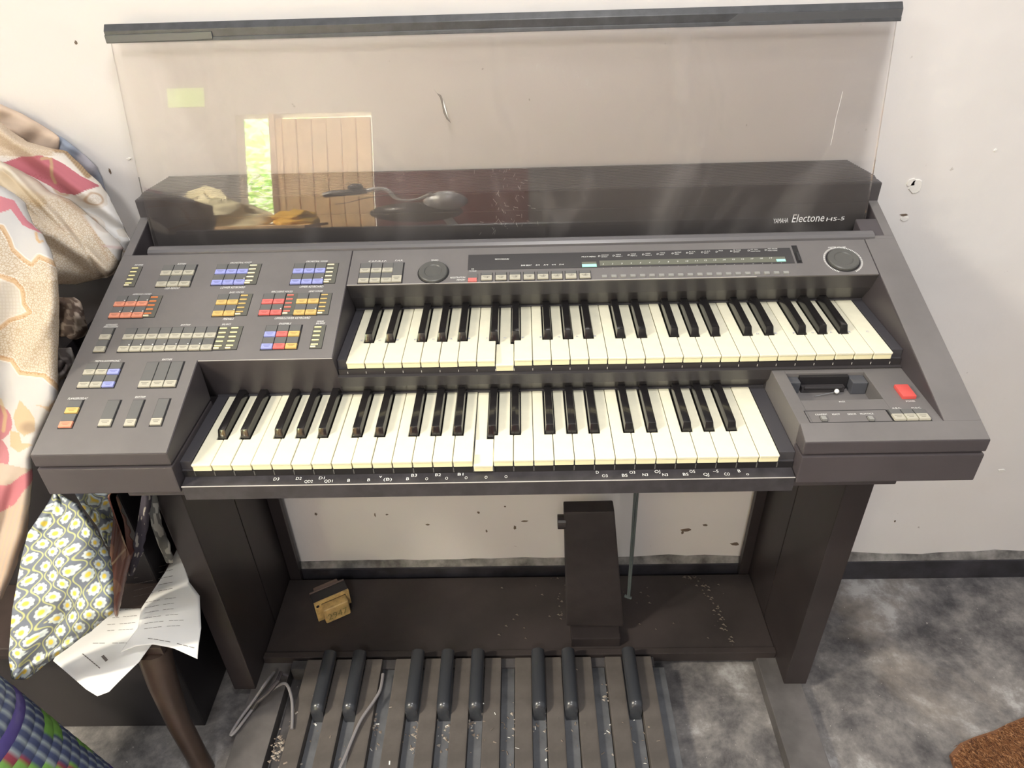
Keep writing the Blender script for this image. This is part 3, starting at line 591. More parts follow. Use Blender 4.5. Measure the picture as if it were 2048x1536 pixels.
# key-side wall of the right module (curved lip)
# marks pencilled on the keys, white print on the ledge below
l5 = MB()
nn = 'CDEFGAB'
for i in range(14):
    if i in (2, 11): pass
    x = U2[0]+(i+.5)*KW; text(l5, nn[i % 7], (x-.0016, U2[1]+.050 if i % 7 not in () else 0, U2[2]+.0012), (x+.0016, U2[1]+.050, U2[2]+.0012), (0, 1, 0), .003)
for i in (22, 23, 24, 25, 26, 27, 28):
    x = U2[0]+(i+.45)*KW; text(l5, nn[i % 7], (x-.0016, U2[1]+.048, U2[2]+.0012), (x+.0016, U2[1]+.048, U2[2]+.0012), (0, 1, 0), .003)
part('pen_letters', l5, mat('pen_blue', (.25, .28, .45), .7), upper)
l6 = MB(); r6 = random.Random(3)
marks = [('D3', 552, 958), ('D2', 597, 957), ('D1', 643, 956), ('QD2', 616, 963), ('QD1', 656, 962), ('B', 697, 960), ('B', 737, 959), ('v', 761, 953), ('(B)', 775, 958), ('B', 815, 957), ('B3', 828, 951), ('O', 853, 957), ('B2', 876, 950), ('O', 893, 956), ('B1', 921, 949), ('O', 932, 955), ('O', 972, 954), ('O', 1012, 953), ('D', 1195, 945), ('O3', 1210, 951), ('BS', 1250, 950), ('O3', 1265, 945), ('N3', 1291, 949), ('OJ', 1315, 943.5), ('N3', 1331, 949), ('BS', 1372, 948), ('OS', 1385, 943), ('QJ', 1413, 948), ('~S', 1432, 942.5), ('CO', 1455, 947.5), ('B', 1479, 942), ('o', 1496, 947)]
for t, px, py in marks:
    w_ = 2.8*len(t); A = atZ(px-w_, py+3, -.0222); B = atZ(px+w_, py+3-w_*.03, -.0222); f = lambda q: (q[0], min(max(q[1], -.0085), .0075), -.0234+(min(max(q[1], -.0085), .0075)+.0102)*.146+.0005)
    text(l6, t, f(A), f(B), (0, 1, .146), .0042)
part('printed_marks', l6, WHITE, slip)
# ---- stand
st = MB()
def side(x0, x1):
    s_ = MB(); s_.box(x0, x1, .160, .30, FL+.028, -.046); s_.box(x0, x1, .302, .425, FL+.028, -.046); s_.box(x0+.003, x1-.003, .29, .31, FL+.03, -.047)
    return s_
WOODB = mat('stand_black_brown', (.030, .024, .025), .45, noise=.3, nscale=5, bump=.05)
part('side_panel', side(.861, .902), WOODB, organ, bevel=.002); part('side_panel', side(-.170, -.129), WOODB, organ, bevel=.002)
for x0, x1 in ((.840, .8605), (-.128, -.104)):
    s_ = MB(); s_.box(x0, x1, .415, .428, FL+.03, -.05); part('rear_post', s_, WOODB, organ, bevel=.001)
for x0, x1 in ((.825, .893), (-.1385, -.074)):
    s_ = MB(); s_.prism([(-.07, FL), (.42, FL), (.42, FL+.029), (-.06, FL+.029), (-.07, FL+.022)], x0, x1)
    part('foot_beam', s_, mat('foot_grey', (.105, .098, .098), .5, noise=.3, nscale=12), organ, bevel=.002)
bd = MB(); bd.box(-.128, .8605, .228, .41, FL+.030, FL+.042); bd.box(-.128, .8605, .215, .228, FL+.022, FL+.046)
part('base_board', bd, mat('board_dusty', (.030, .023, .023), .7, noise=.35, nscale=6, bump=.15), organ, bevel=.0015)
bm_ = MB(); bm_.box(-.128, .8605, .2145, .2155, FL+.0385, FL+.0405); 
# expression pedal and its hanging rods
ep = MB()
A = atY(1128, 1025, .262); B = atY(1229, 1023, .262); C_ = atY(1247, 1248, .300); D_ = atY(1133, 1240, .300)
def shift(p, dy): return (p[0], p[1]+dy, p[2])
C_ = (C_[0]-.006, .262, -.655); D_ = (D_[0]-.002, .262, -.650)
ep.hexa([D_, C_, shift(C_, .028), shift(D_, .028), tuple(A), tuple(B), shift(B, .028), shift(A, .028)])
XP = part('expression_pedal', ep, mat('pedal_plate', (.024, .019, .020), .6, noise=.2, nscale=30), organ, bevel=.003)
ep = MB(); q = atY(1122, 1045, .268); ep.cyl((q[0]-.006, .270, q[2]), (A[0]+.004, .270, q[2]), .013, n=18); part('pedal_pivot', ep, WOODB, XP, bevel=.001)
ep = MB(); ep.box(D_[0]+.008, C_[0]-.010, .235, .285, FL+.041, FL+.066); part('pedal_mount', ep, WOODB, XP, bevel=.002)
ep = MB()
for dx_ in (0, .009): a = atY(1264+dx_*900, 985, .24); b = atY(1256+dx_*250, 1196, .262); ep.tube([(a[0], a[1], -.05), tuple(b)], .0021, 8)
ep.tube([tuple(atY(1250, 1192, .262)), tuple(atY(1262, 1196, .262))], .003, 8)
part('pedal_rod', ep, mat('rod_dark', (.07, .085, .085), .35), organ, smooth=True)

# ================================================================== PEDALBOARD
pb = thing('pedalboard', 'dusty bass pedalboard of long flat and short black pedals on the floor under the organ', 'pedalboard', (.29, .05, -Z0))
ZP = -.664
b = MB(); b.box(-.068, .625, -.15, .205, FL, FL+.012); b.box(-.068, .625, .19, .209, FL, FL+.045)
part('pedal_frame', b, mat('frame_dark', (.055, .052, .056), .6, noise=.4, nscale=20), pb, bevel=.001)
NAT = mat('pedal_brown', (.090, .079, .073), .6, noise=.18, nscale=25, bump=.1)
SLT = mat('slat_slate', (.088, .092, .102), .55, noise=.35, nscale=18)
nx = lambda k: -.0205+.0567*k
pm_ = MB(); pm_.prism([(-.17, ZP-.02), (.203, ZP-.02), (.203, ZP), (-.17, ZP)], -.0155, .0155); og = (0, 0, 0)
NPM = pm_.mesh('natural_pedal', NAT, bevel=.0025)
sm_ = MB(); sm_.box(-.0125, .0118, -.15, .19, FL+.012, FL+.040); SPM = sm_.mesh('slat', SLT, bevel=.001)
bp = MB(); R_ = .0125; n = 14; vs = []; ys = [(.0865, .80, -.022), (.0885, .88, -.006), (.0925, .95, -.0015), (.099, 1, 0), (.205, 1, .002)]
for y, k, dz in ys:
    for i in range(n):
        t = 2*math.pi*i/n; xx = math.cos(t); zz = math.sin(t)
        vs.append((xx*R_*k, y+(0 if zz > -.2 else -.001), -.650+dz+zz*.011*k*(1 if zz > 0 else 1.9)))
bp.add(vs, [(a*n+i, a*n+(i+1) % n, (a+1)*n+(i+1) % n, (a+1)*n+i) for a in range(4) for i in range(n)]+[tuple(range(n))[::-1], tuple(range(4*n, 5*n))])
SHM = bp.mesh('sharp_pedal', mat('pedal_black', (.035, .038, .045), .3, coat=.2), smooth=True)
for k in range(12):
    link('natural_pedal', NPM, pb, (nx(k), 0, 0))
    link('slat', SPM, pb, (nx(k)+.0283, 0, 0))
    if k in (0, 1, 3, 4, 5, 7, 8, 10): link('sharp_pedal', SHM, pb, (nx(k)+.0283+(.002 if k in (0, 1) else 0), 0, 0))
dbm = MB(); r9 = random.Random(11)
for i in range(330):
    x = r9.uniform(-.06, .62); y = r9.gauss(.07, .05); k = (x-nx(0)) % .0567; z = ZP+.0002 if (k < .0155 or k > .0567-.0155) else FL+.0402
    if r9.random() < .82 and z > -.68: continue
    L_ = r9.uniform(.0008, .0035); a_ = r9.uniform(0, 6.3); w_ = r9.uniform(.0005, .0014); c, s = math.cos(a_), math.sin(a_); h = r9.uniform(.0003, .0015)
    if .094 < y < .21 and not(k < .0155 or k > .041): continue
    dbm.add([(x+c*p-s*q, y+s*p+c*q, z+hh) for p, q, hh in ((-L_, -w_, 0), (L_, -w_, 0), (L_, w_, h), (-L_, w_, h), (0, 0, h*1.7))], [(0, 1, 4), (1, 2, 4), (2, 3, 4), (3, 0, 4), (0, 3, 2, 1)], r9.choice((0, 2, 2, 2, 1)))
for cx, cy, n_ in ((.283, .080, 26), (.022, .12, 14), (.11, .085, 14), (.19, .06, 24), (.36, .09, 12), (.41, .08, 10), (.53, .13, 16), (.24, .06, 14), (-.05, .04, 40)):
    for i in range(n_):
        x = r9.gauss(cx, .007); y = r9.gauss(cy, .013); z = FL+.0405; s_ = r9.uniform(.001, .004)
        dbm.add([(x-s_, y, z), (x+s_*.6, y-s_, z), (x+s_, y+s_*.7, z), (x, y, z+s_*r9.uniform(.3, 1.2))], [(0, 1, 3), (1, 2, 3), (2, 0, 3), (0, 2, 1)], 0 if r9.random() < .5 else 2)
o = part('debris', dbm, [mat('crumb_pale', (.36, .32, .28), .8), mat('crumb_white', (.85, .85, .8), .7), mat('crumb_brown', (.22, .18, .15), .9)], pb); o['kind'] = 'stuff'

# cables lying over the pedals
def cable(name, pts, r, m, label, cat='cable', group=None):
    P = []
    pts = [Vector(p) for p in pts]
    for i in range(len(pts)-1):
        p0, p1, p2, p3 = pts[max(i-1, 0)], pts[i], pts[i+1], pts[min(i+2, len(pts)-1)]
        for k in range(6):
            t = k/6; P.append(.5*((2*p1)+(-p0+p2)*t+(2*p0-5*p1+4*p2-p3)*t*t+(-p0+3*p1-3*p2+p3)*t**3))
    P.append(pts[-1]); mb = MB().tube(P, r, 8); o = part(name, mb, m, None, smooth=True); tag(o, label, cat, group); return o
def zp(px, py, z): return tuple(atZ(px, py, z))
CG = mat('cable_pale', (.22, .21, .22), .45)
PC_ = cable('power_cable', [zp(548, 1345, -.672), zp(530, 1368, -.655), zp(508, 1400, -.675), zp(480, 1438, -.684), zp(462, 1468, -.686), zp(472, 1462, -.685), zp(500, 1425, -.684), zp(522, 1398, -.68), zp(552, 1374, -.662), zp(572, 1368, -.652), zp(583, 1395, -.652), zp(585, 1430, -.658), zp(584, 1458, -.6605)], .0028, CG, 'thin grey cable looped over the left foot beam of the organ')
cable('signal_cable', [zp(766, 1348, -.655), zp(761, 1378, -.655), zp(748, 1402, -.657), zp(722, 1440, -.657), zp(704, 1480, -.659), zp(690, 1515, -.659), zp(676, 1545, -.659)], .0030, CG, 'thin cable running down between the pedals beneath the hanging transformer')
pl_ = [zp(575, 1352, -.655), zp(562, 1346, -.645), zp(556, 1362, -.640), zp(536, 1386, -.650), zp(514, 1404, -.668), zp(506, 1418, -.684)]
part('plug_lead', MB().tube(pl_, .0042, 8), mat('lead_dark', (.045, .04, .045), .4), PC_, smooth=True)

# transformer lying on the base board
TZ = FL+.0425
tb = thing('transformer', 'small loose transformer with yellow frame and bobbin on the dark base board', 'transformer', (-.012, .335, TZ))
YF_ = mat('frame_yellow', (.52, .36, .15), .5, noise=.3, nscale=60); COIL = mat('coil_brown', (.16, .11, .09), .6)
ca, sa = math.cos(math.radians(30)), math.sin(math.radians(30)); tcx, tcy = -.012, .325
def TR(x, y, z): 
    zz = z; yy = y
    return (tcx+ca*x-sa*yy, tcy+sa*x+ca*yy, TZ+zz)
def tbox(mb, x0, x1, y0, y1, z0, z1, m=0): mb.hexa([TR(x0, y0, z0), TR(x1, y0, z0), TR(x1, y1, z0), TR(x0, y1, z0), TR(x0, y0, z1), TR(x1, y0, z1), TR(x1, y1, z1), TR(x0, y1, z1)], m)
m_ = MB(); tbox(m_, -.036, .036, -.004, .022, .002, .052); part('core', m_, mat('core_black', (.02, .018, .022), .4), tb, bevel=.001)
m_ = MB(); tbox(m_, -.036, .036, .022, .025, .0, .054); part('rear_frame', m_, mat('frame_dull', (.14, .10, .09), .5), tb, bevel=.001)
m_ = MB(); tbox(m_, -.026, .026, .025, .040, .006, .048); part('coil', m_, COIL, tb, bevel=.005, smooth=True)
m_ = MB(); tbox(m_, -.036, .036, -.008, -.004, .046, .054); tbox(m_, -.036, -.022, -.0082, -.0042, .0, .05); tbox(m_, .028, .036, -.0082, -.0042, .014, .05); part('yellow_frame', m_, YF_, tb, bevel=.001)
m_ = MB(); m_.cyl(TR(-.030, -.0089, .044), TR(-.030, -.0080, .044), .0032, n=14); part('screw_hole', m_, DARK, tb)
m_ = MB(); tbox(m_, -.024, .028, -.026, -.005, .004, .044); BB = part('bobbin', m_, YF_, tb, bevel=.005, smooth=True, seg=3)
m_ = MB(); a = TR(-.018, -.0264, .013); b2 = TR(.022, -.0264, .013); text(m_, '2947', a, b2, (0, 0, 1), .017); part('lettering', m_, mat('stamp_green', (.20, .17, .06), .6), BB)
# debris on the base board
m_ = MB()
for i in range(150):
    if i < 60: px, py = r9.gauss(1150, 30), r9.uniform(1150, 1240)
    elif i < 120: t = r9.random(); px, py = 1370+90*t+r9.gauss(0, 6), 1150+140*t*t+r9.gauss(0, 6)
    else: px, py = r9.uniform(960, 1480), r9.uniform(1140, 1280)
    x, y, _ = zp(px, py, TZ); x = min(max(x, -.12), .85); y = min(max(y, .235), .405); s_ = r9.uniform(.001, .004)
    m_.add([(x-s_, y, TZ), (x+s_, y-s_*.8, TZ), (x+s_*.5, y+s_, TZ), (x, y, TZ+s_*.8)], [(0, 1, 3), (1, 2, 3), (2, 0, 3), (0, 2, 1)])
o = part('dust_crumbs', m_, mat('dust_grey', (.12, .10, .085), .95), organ); o['kind'] = 'stuff'

# pin on the module
pn = thing('pin', 'steel pin with round white head lying in the recessed pack slot', 'pin', tuple(zp(1652, 788, .0145)))
a = zp(1673.6, 782.7, .019); b2 = zp(1629.6, 792.5, .0155)
part('pin_head', MB().sphere(a, .0030), mat('pin_white', (.9, .9, .88), .25), pn, smooth=True); part('pin_shaft', MB().tube([a, b2], .00045, 6), STEEL, pn)

# ================================================================== CLOTHS AND CLUTTER AT THE LEFT
def vnoise(h, w, cy, cx, seed):
    r = np.random.default_rng(seed); g = r.standard_normal((cy+3, cx+3))
    y = np.linspace(0, cy, h); x = np.linspace(0, cx, w); yi = y.astype(int); xi = x.astype(int)
    fy = (y-yi)[:, None]; fx = (x-xi)[None, :]; fy = fy*fy*(3-2*fy); fx = fx*fx*(3-2*fx)
    a = g[yi][:, xi]; b = g[yi][:, xi+1]; c = g[yi+1][:, xi]; d = g[yi+1][:, xi+1]
    return (a*(1-fx)+b*fx)*(1-fy)+(c*(1-fx)+d*fx)*fy
def inpoly(X, Y, poly):
    c = np.zeros(X.shape, bool); n = len(poly)
    for i in range(n):
        x1, y1 = poly[i]; x2, y2 = poly[(i+1) % n]
        if y1 == y2: continue
        t = ((y1 > Y) != (y2 > Y)) & (X < (x2-x1)*(Y-y1)/(y2-y1)+x1); c ^= t
    return c
def dline(X, Y, pts):
    d = np.full(X.shape, 1e9)
    for (x1, y1), (x2, y2) in zip(pts[:-1], pts[1:]):
        L2 = (x2-x1)**2+(y2-y1)**2+1e-9; t = np.clip(((X-x1)*(x2-x1)+(Y-y1)*(y2-y1))/L2, 0, 1)
        d = np.minimum(d, np.hypot(X-x1-t*(x2-x1), Y-y1-t*(y2-y1)))
    return d
def cloth(name, left, right, depth, relief, colour, step, matr, parent=None, thick=.0025, clampx=-.178, edge=.02, ew=14):
    """cloth surface measured from the photo: left/right = edge polylines (py, px), depth(X,Y) = distance plane y in metres"""
    p0 = min(left[0][0], right[0][0]); p1 = max(left[-1][0], right[-1][0])
    nv = int((p1-p0)/step)+2; wmax = max(r[1] for r in right)-min(l[1] for l in left); nu = int(wmax/step)+2
    py = np.linspace(p0, p1, nv)[:, None]*np.ones((1, nu)); u = np.linspace(0, 1, nu)[None, :]
    xl = np.interp(py[:, 0], [a for a, _ in left], [b for _, b in left])[:, None]; xr = np.interp(py[:, 0], [a for a, _ in right], [b for _, b in right])[:, None]
    rag = vnoise(nv, 1, max(3, nv//8), 1, 5)*1.2
    px = xl+(xr+rag-xl)*u
    de = np.minimum(np.minimum(px-xl if left[0][1] > -20 else 1e3+px*0, xr-px), np.minimum(p1-py, (py-p0) if left[0][1] > -20 else 1e3+px*0)); de = np.clip(de, 0, None)
    Y = depth(px, py)-relief(px, py, nv, nu)+edge*np.exp(-de/ew)
    D = np.stack([(px-1024)/FPX, (768-py)/FPX, np.ones_like(px)], -1)@RC
    T = (Y-CAMP[1])/D[..., 1]; P = CAMP+T[..., None]*D
    if clampx is not None: P[..., 0] = np.minimum(P[..., 0], clampx)
    verts = P.reshape(-1, 3); idx = np.arange(nv*nu).reshape(nv, nu)
    q = np.stack([idx[:-1, :-1], idx[1:, :-1], idx[1:, 1:], idx[:-1, 1:]], -1).reshape(-1, 4)
    og = ((verts[:, 0].min()+verts[:, 0].max())/2, (verts[:, 1].min()+verts[:, 1].max())/2, verts[:, 2].min())
    me = bpy.data.meshes.new(name); me.from_pydata((verts-np.array(og)).tolist(), [], q.tolist())
    col, msk = colour(px, py, nv, nu); a = me.color_attributes.new('col', 'FLOAT_COLOR', 'POINT')
    a.data.foreach_set('color', np.concatenate([col.reshape(-1, 3), np.ones((nv*nu, 1))], 1).ravel().astype(np.float32))
    b_ = me.attributes.new('msk', 'FLOAT', 'POINT'); b_.data.foreach_set('value', msk.ravel().astype(np.float32))
    me.polygons.foreach_set('use_smooth', [True]*len(me.polygons)); me.materials.append(matr)
    o = link(name, me, parent, og); so = o.modifiers.new('thickness', 'SOLIDIFY'); so.thickness = thick; so.offset = 0
    return o
def flat(c): return lambda X, Y, nv, nu: (np.ones(X.shape+(3,))*np.array(c)*(1+.06*vnoise(nv, nu, 12, 12, 3))[..., None], np.zeros(X.shape))
BED = vcmat('bedspread_print', .85, crackle=True, weave=.25)
def paint(col, m, c, k=1.): col[...] = col*(1-(m*k)[..., None])+np.array(c)*(m*k)[..., None]
ss = lambda d, a, b: np.clip((b-d)/(b-a), 0, 1)
CREAMC, BEIGE, TAN, PINK, WHT = (.70, .65, .59), (.66, .59, .49), (.50, .33, .20), (.58, .22, .26), (.80, .79, .78)
bed = thing('floral_bedspread', 'crumpled beige and pink floral bedspread heaped and hanging left of the organ', 'bedspread', (-.4, .2, -.3))
# far fold with the pink patch
def colC(X, Y, nv, nu):
    c = np.ones(X.shape+(3,))*np.array(CREAMC); n1 = vnoise(nv, nu, 14, 12, 21)
    fl_ = (Y > 372)*1.; paint(c, ss(np.abs(n1-.3), .1, .35)*fl_, (.46, .31, .20), .8); paint(c, (n1 < -.6)*fl_, WHT, .8)
    pk = inpoly(X, Y, [(-90, 338), (10, 325), (45, 312), (75, 311), (105, 316), (130, 330), (160, 352), (199, 373), (176, 380), (152, 389), (122, 385), (100, 372), (60, 352), (20, 338), (-90, 350)])*1.
    paint(c, pk, (.46, .15, .18)); paint(c, ss(dline(X, Y, [(84, 318), (102, 316), (105, 350), (112, 365)]), 2, 4)*pk, (.50, .36, .2), .8)
    br = ss(dline(X, Y, [(112, 299), (130, 300), (150, 322), (175, 350)]), 6, 9); paint(c, br, (.48, .34, .2), .9); paint(c, br*(np.sin(X*.9+Y*.6) > .2), (.2, .12, .07), .7)
    paint(c, ((Y < 312) & (X < 105))*1., (.55, .44, .33), .8)
    return c, ((Y < 312) | (n1 > .8))*.5
cloth('far_fold', [(243, -120), (555, -120)], [(243, -2), (262, 20), (285, 55), (299, 105), (303, 132), (325, 155), (345, 175), (370, 202), (410, 226), (455, 246), (482, 260), (520, 249), (545, 232), (555, 215)],
      lambda X, Y: .388-.0002*(Y-243)+.00005*X, lambda X, Y, nv, nu: .007*np.sin((Y-.75*X)/17.)+.003*vnoise(nv, nu, 9, 4, 2)+.010*np.exp(-((Y-.75*X-262)/12.)**2), colC, 1.8, BED, bed, edge=.02)
# middle fold, crackle print
def colA(X, Y, nv, nu):
    c = np.ones(X.shape+(3,))*np.array(BEIGE); n1 = vnoise(nv, nu, 9, 9, 31)
    paint(c, ((X > 170+(Y-440)*.8) & (Y > 430))*1., (.68, .66, .64), .8); paint(c, ss(dline(X, Y, [(120, 395), (160, 425), (190, 470), (215, 520)]), 2, 5), TAN, .35)
    paint(c, ss(dline(X, Y, [(-40, 345), (0, 352), (50, 388), (80, 405)]), 8, 16), (.58, .46, .30), .8); paint(c, ss(dline(X, Y, [(205, 492), (245, 497)]), 1, 4), (.55, .38, .36), .6)
    paint(c, (n1 > 1.0)*1., (.50, .38, .30), .3)
    m = np.clip((Y-385)/20, 0, 1)*(1-((X > 170+(Y-440)*.8) & (Y > 430))); return c, m
cloth('middle_fold', [(322, -120), (567, -120)], [(322, -2), (345, 45), (365, 78), (386, 100), (400, 139), (422, 166), (447, 195), (470, 222), (497, 246), (520, 240), (540, 228), (552, 214), (560, 180), (567, 150)],
      lambda X, Y: np.interp(Y, [322, 400, 470, 567], [.35, .29, .238, .205])+.00034*np.clip(X, 0, 260), lambda X, Y, nv, nu: .020*np.exp(-((Y-X*.62-405)/20.)**2)+.012*np.exp(-((Y-X*1.05-320)/9.)**2)-.010*np.exp(-((Y-X*1.35-270)/9.)**2)*np.clip((Y-430)/40, 0, 1)-.010*np.exp(-((Y-X*.85-372)/7.)**2)*np.clip((110-X)/40, 0, 1)+.003*vnoise(nv, nu, 8, 5, 12), colA, 2, BED, bed, edge=.022, ew=8)
# near hanging drape
def colB(X, Y, nv, nu):
    c = np.ones(X.shape+(3,))*np.array((.60, .585, .575)); msk = np.zeros(X.shape)
    b1 = [(-90, 430), (5, 456), (18, 480), (25, 500), (50, 522), (65, 531), (80, 514), (95, 522), (118, 534)]
    b2 = [(-90, 550), (0, 553), (30, 562), (46, 578), (50, 608), (62, 625), (48, 632), (20, 640), (0, 655), (-90, 690)]
    b3 = [(-90, 712), (0, 714), (25, 720), (42, 745), (90, 751), (104, 765), (116, 778)]
    yb1 = np.interp(X, [p[0] for p in b1], [p[1] for p in b1]); yb3 = np.interp(X, [p[0] for p in b3], [p[1] for p in b3])
    cr = ((Y > yb1) & (Y < yb3))*1.; paint(c, cr, BEIGE); msk = np.maximum(msk, cr)
    in2 = inpoly(X, Y, b2)*1.; paint(c, in2, (.70, .66, .60)); msk *= 1-in2; paint(c, in2*((np.sin(X*2) > .6) | (np.sin(Y*2) > .6)), (.6, .54, .46), .5)
    for b_ in (b1, b2, b3): d = dline(X, Y, b_); paint(c, ss(d, 6, 7.5), (.80, .77, .72)); paint(c, ss(d, 4, 5.5), (.62, .41, .22), .85)
    paint(c, ss(dline(X, Y, [(72, 467), (75, 480), (80, 486), (84, 484)]), 1.5, 3), (.62, .42, .24))
    pk = inpoly(X, Y, [(-90, 385), (0, 393), (28, 402), (50, 438), (82, 468), (62, 460), (46, 452), (34, 436), (22, 420), (0, 427), (-90, 440)])*1.; paint(c, pk, PINK)
    lb = ((((X+14)/40.)**2+((Y-845)/38.)**2) < 1) | ((((X+10)/30.)**2+((Y-915)/42.)**2) < 1); paint(c, lb*1., (.50, .215, .245))
    lf = inpoly(X, Y, [(42, 800), (60, 820), (72, 840), (70, 862), (50, 872), (34, 858), (28, 832)])*1.; paint(c, lf, (.60, .43, .24), .8)
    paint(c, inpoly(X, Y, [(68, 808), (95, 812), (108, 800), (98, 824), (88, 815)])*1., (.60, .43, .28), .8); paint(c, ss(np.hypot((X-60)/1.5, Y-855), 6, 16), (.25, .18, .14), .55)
    paint(c, inpoly(X, Y, [(22, 860), (40, 865), (45, 885), (66, 888), (40, 905), (22, 892)])*1., (.60, .43, .24), .8); paint(c, ss(dline(X, Y, [(0, 800), (12, 830), (8, 860)]), 3, 5), (.6, .45, .25), .7)
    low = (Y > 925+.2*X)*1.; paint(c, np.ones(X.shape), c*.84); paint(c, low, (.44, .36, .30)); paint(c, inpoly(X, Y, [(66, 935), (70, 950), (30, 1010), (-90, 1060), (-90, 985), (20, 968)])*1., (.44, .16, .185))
    st_ = ((Y > 1010) & (X > 18-(Y-1010)*.2))*1.; paint(c, st_*(np.sin((X+Y*.28)*.75) > .1), (.52, .38, .27), .6)
    return c, msk
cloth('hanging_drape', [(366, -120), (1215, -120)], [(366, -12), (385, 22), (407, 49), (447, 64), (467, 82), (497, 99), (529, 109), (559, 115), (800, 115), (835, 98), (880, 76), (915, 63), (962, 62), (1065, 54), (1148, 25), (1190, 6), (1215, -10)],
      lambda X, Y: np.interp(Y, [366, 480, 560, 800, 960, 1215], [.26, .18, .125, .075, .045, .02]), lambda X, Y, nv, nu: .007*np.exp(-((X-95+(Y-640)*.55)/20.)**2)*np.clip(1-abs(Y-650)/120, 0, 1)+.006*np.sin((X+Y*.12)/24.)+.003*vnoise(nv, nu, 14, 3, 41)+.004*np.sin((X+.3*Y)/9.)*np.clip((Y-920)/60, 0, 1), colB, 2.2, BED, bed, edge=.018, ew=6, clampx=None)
# peach sheet and blue-grey bundle against the wall
CL = vcmat('cotton', .9, weave=.3)
o = cloth('peach_sheet', [(205, -120), (335, -120)], [(205, -8), (215, 12), (228, 42), (245, 72), (262, 100), (275, 118), (300, 118), (335, 100)], lambda X, Y: .421+X*0, lambda X, Y, nv, nu: .0025*vnoise(nv, nu, 5, 4, 51)+.003*np.sin((X+Y)/15.), flat((.60, .47, .37)), 4, CL, edge=.010)
tag(o, 'pale peach sheet folded at the back of the heap against the wall', 'sheet')
def colE(X, Y, nv, nu):
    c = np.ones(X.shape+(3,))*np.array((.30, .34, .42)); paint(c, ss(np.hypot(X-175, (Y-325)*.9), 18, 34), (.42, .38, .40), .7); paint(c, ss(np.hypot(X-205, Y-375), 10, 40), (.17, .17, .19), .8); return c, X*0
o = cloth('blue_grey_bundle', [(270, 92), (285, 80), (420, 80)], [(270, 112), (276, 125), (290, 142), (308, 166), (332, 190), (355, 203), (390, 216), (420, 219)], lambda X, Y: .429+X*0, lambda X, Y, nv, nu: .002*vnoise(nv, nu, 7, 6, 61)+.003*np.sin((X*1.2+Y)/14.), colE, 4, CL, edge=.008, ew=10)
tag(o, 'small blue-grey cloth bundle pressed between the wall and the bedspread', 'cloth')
# table and chest carrying the heap
DW = mat('dark_wood', (.045, .030, .026), .5, noise=.4, nscale=6)
tbl = thing('side_table', 'low dark wooden table under the papers and cloths left of the organ', 'table', (-.46, .23, -Z0))
part('table_top', MB().box(-.75, -.176, .045, .41, -.422, -.404), DW, tbl, bevel=.003)
part('apron', MB().box(-.73, -.20, .075, .09, -.47, -.422), DW, tbl)
LW = mat('leg_brown', (.060, .040, .032), .35, noise=.3, nscale=8)
part('shade_filler', MB().box(-.73, -.213, .105, .40, FL, -.423), mat('chest_black', (.022, .019, .022), .5), tbl, bevel=.003)  # dark block added under the table top to fill in its shade
for x, y in ((-.200, .060), (-.725, .07)):
    k = 1 if (x, y) == (-.200, .060) else 0
    part('leg', MB().tube([(x, y, -.422), (x-.006*k, y-.006*k, -.50), (x-.004*k, y-.018*k, -.60), (x+.008*k, y-.030*k, -.68), (x+.014*k, y-.036*k, FL)], [.026, .023, .0185, .017, .018], 12), LW, tbl, smooth=True)
ch = thing('chest', 'dark closed chest half hidden under the hanging bedspread', 'chest', (-.49, .27, -.404))
part('carcass', MB().box(-.75, -.232, .170, .41, -.404, .02), mat('chest_black', (.022, .019, .022), .5), ch, bevel=.004); part('lid', MB().box(-.757, -.226, .163, .415, .021, .050), mat('chest_black', (.022, .019, .022), .5), ch, bevel=.004)
# brown patterned cloths in the gap
def colF(X, Y, nv, nu):
    c = np.ones(X.shape+(3,))*np.array((.14, .10, .08)); n1 = vnoise(nv, nu, 14, 10, 71); paint(c, (n1 > .5)*1., (.36, .29, .23), .6); paint(c, (X > 150)*(n1 > -.3)*1., (.55, .46, .38), .7); return c, X*0
o = cloth('brown_print_cloth', [(596, 96), (690, 96)], [(596, 150), (604, 160), (640, 168), (662, 176), (672, 168), (690, 120)], lambda X, Y: .21+X*0, lambda X, Y, nv, nu: .012*np.sin(X/11.)+.006*vnoise(nv, nu, 5, 5, 72), colF, 2.5, CL, clampx=-.19, edge=.012, ew=5)
tag(o, 'brown printed cloth poking out between the bedspread and the organ, upper of two', 'cloth')
def colG(X, Y, nv, nu):
    c = np.ones(X.shape+(3,))*np.array((.12, .10, .095)); n1 = vnoise(nv, nu, 9, 7, 75); paint(c, (n1 > .6)*1., (.30, .27, .25), .5); paint(c, ss(dline(X, Y, [(140, 697), (146, 725), (135, 750)]), 1.5, 4), (.6, .56, .52)); return c, X*0
o = cloth('taupe_cloth', [(696, 96), (790, 96)], [(696, 142), (712, 146), (730, 147), (748, 136), (760, 120), (790, 112)], lambda X, Y: .13+X*0, lambda X, Y, nv, nu: .010*np.sin(X/9.+1)+.006*vnoise(nv, nu, 5, 5, 76), colG, 2.5, CL, clampx=-.19, edge=.012, ew=5)
tag(o, 'dark taupe cloth with a pale rim poking out beside the organ, lower of two', 'cloth')
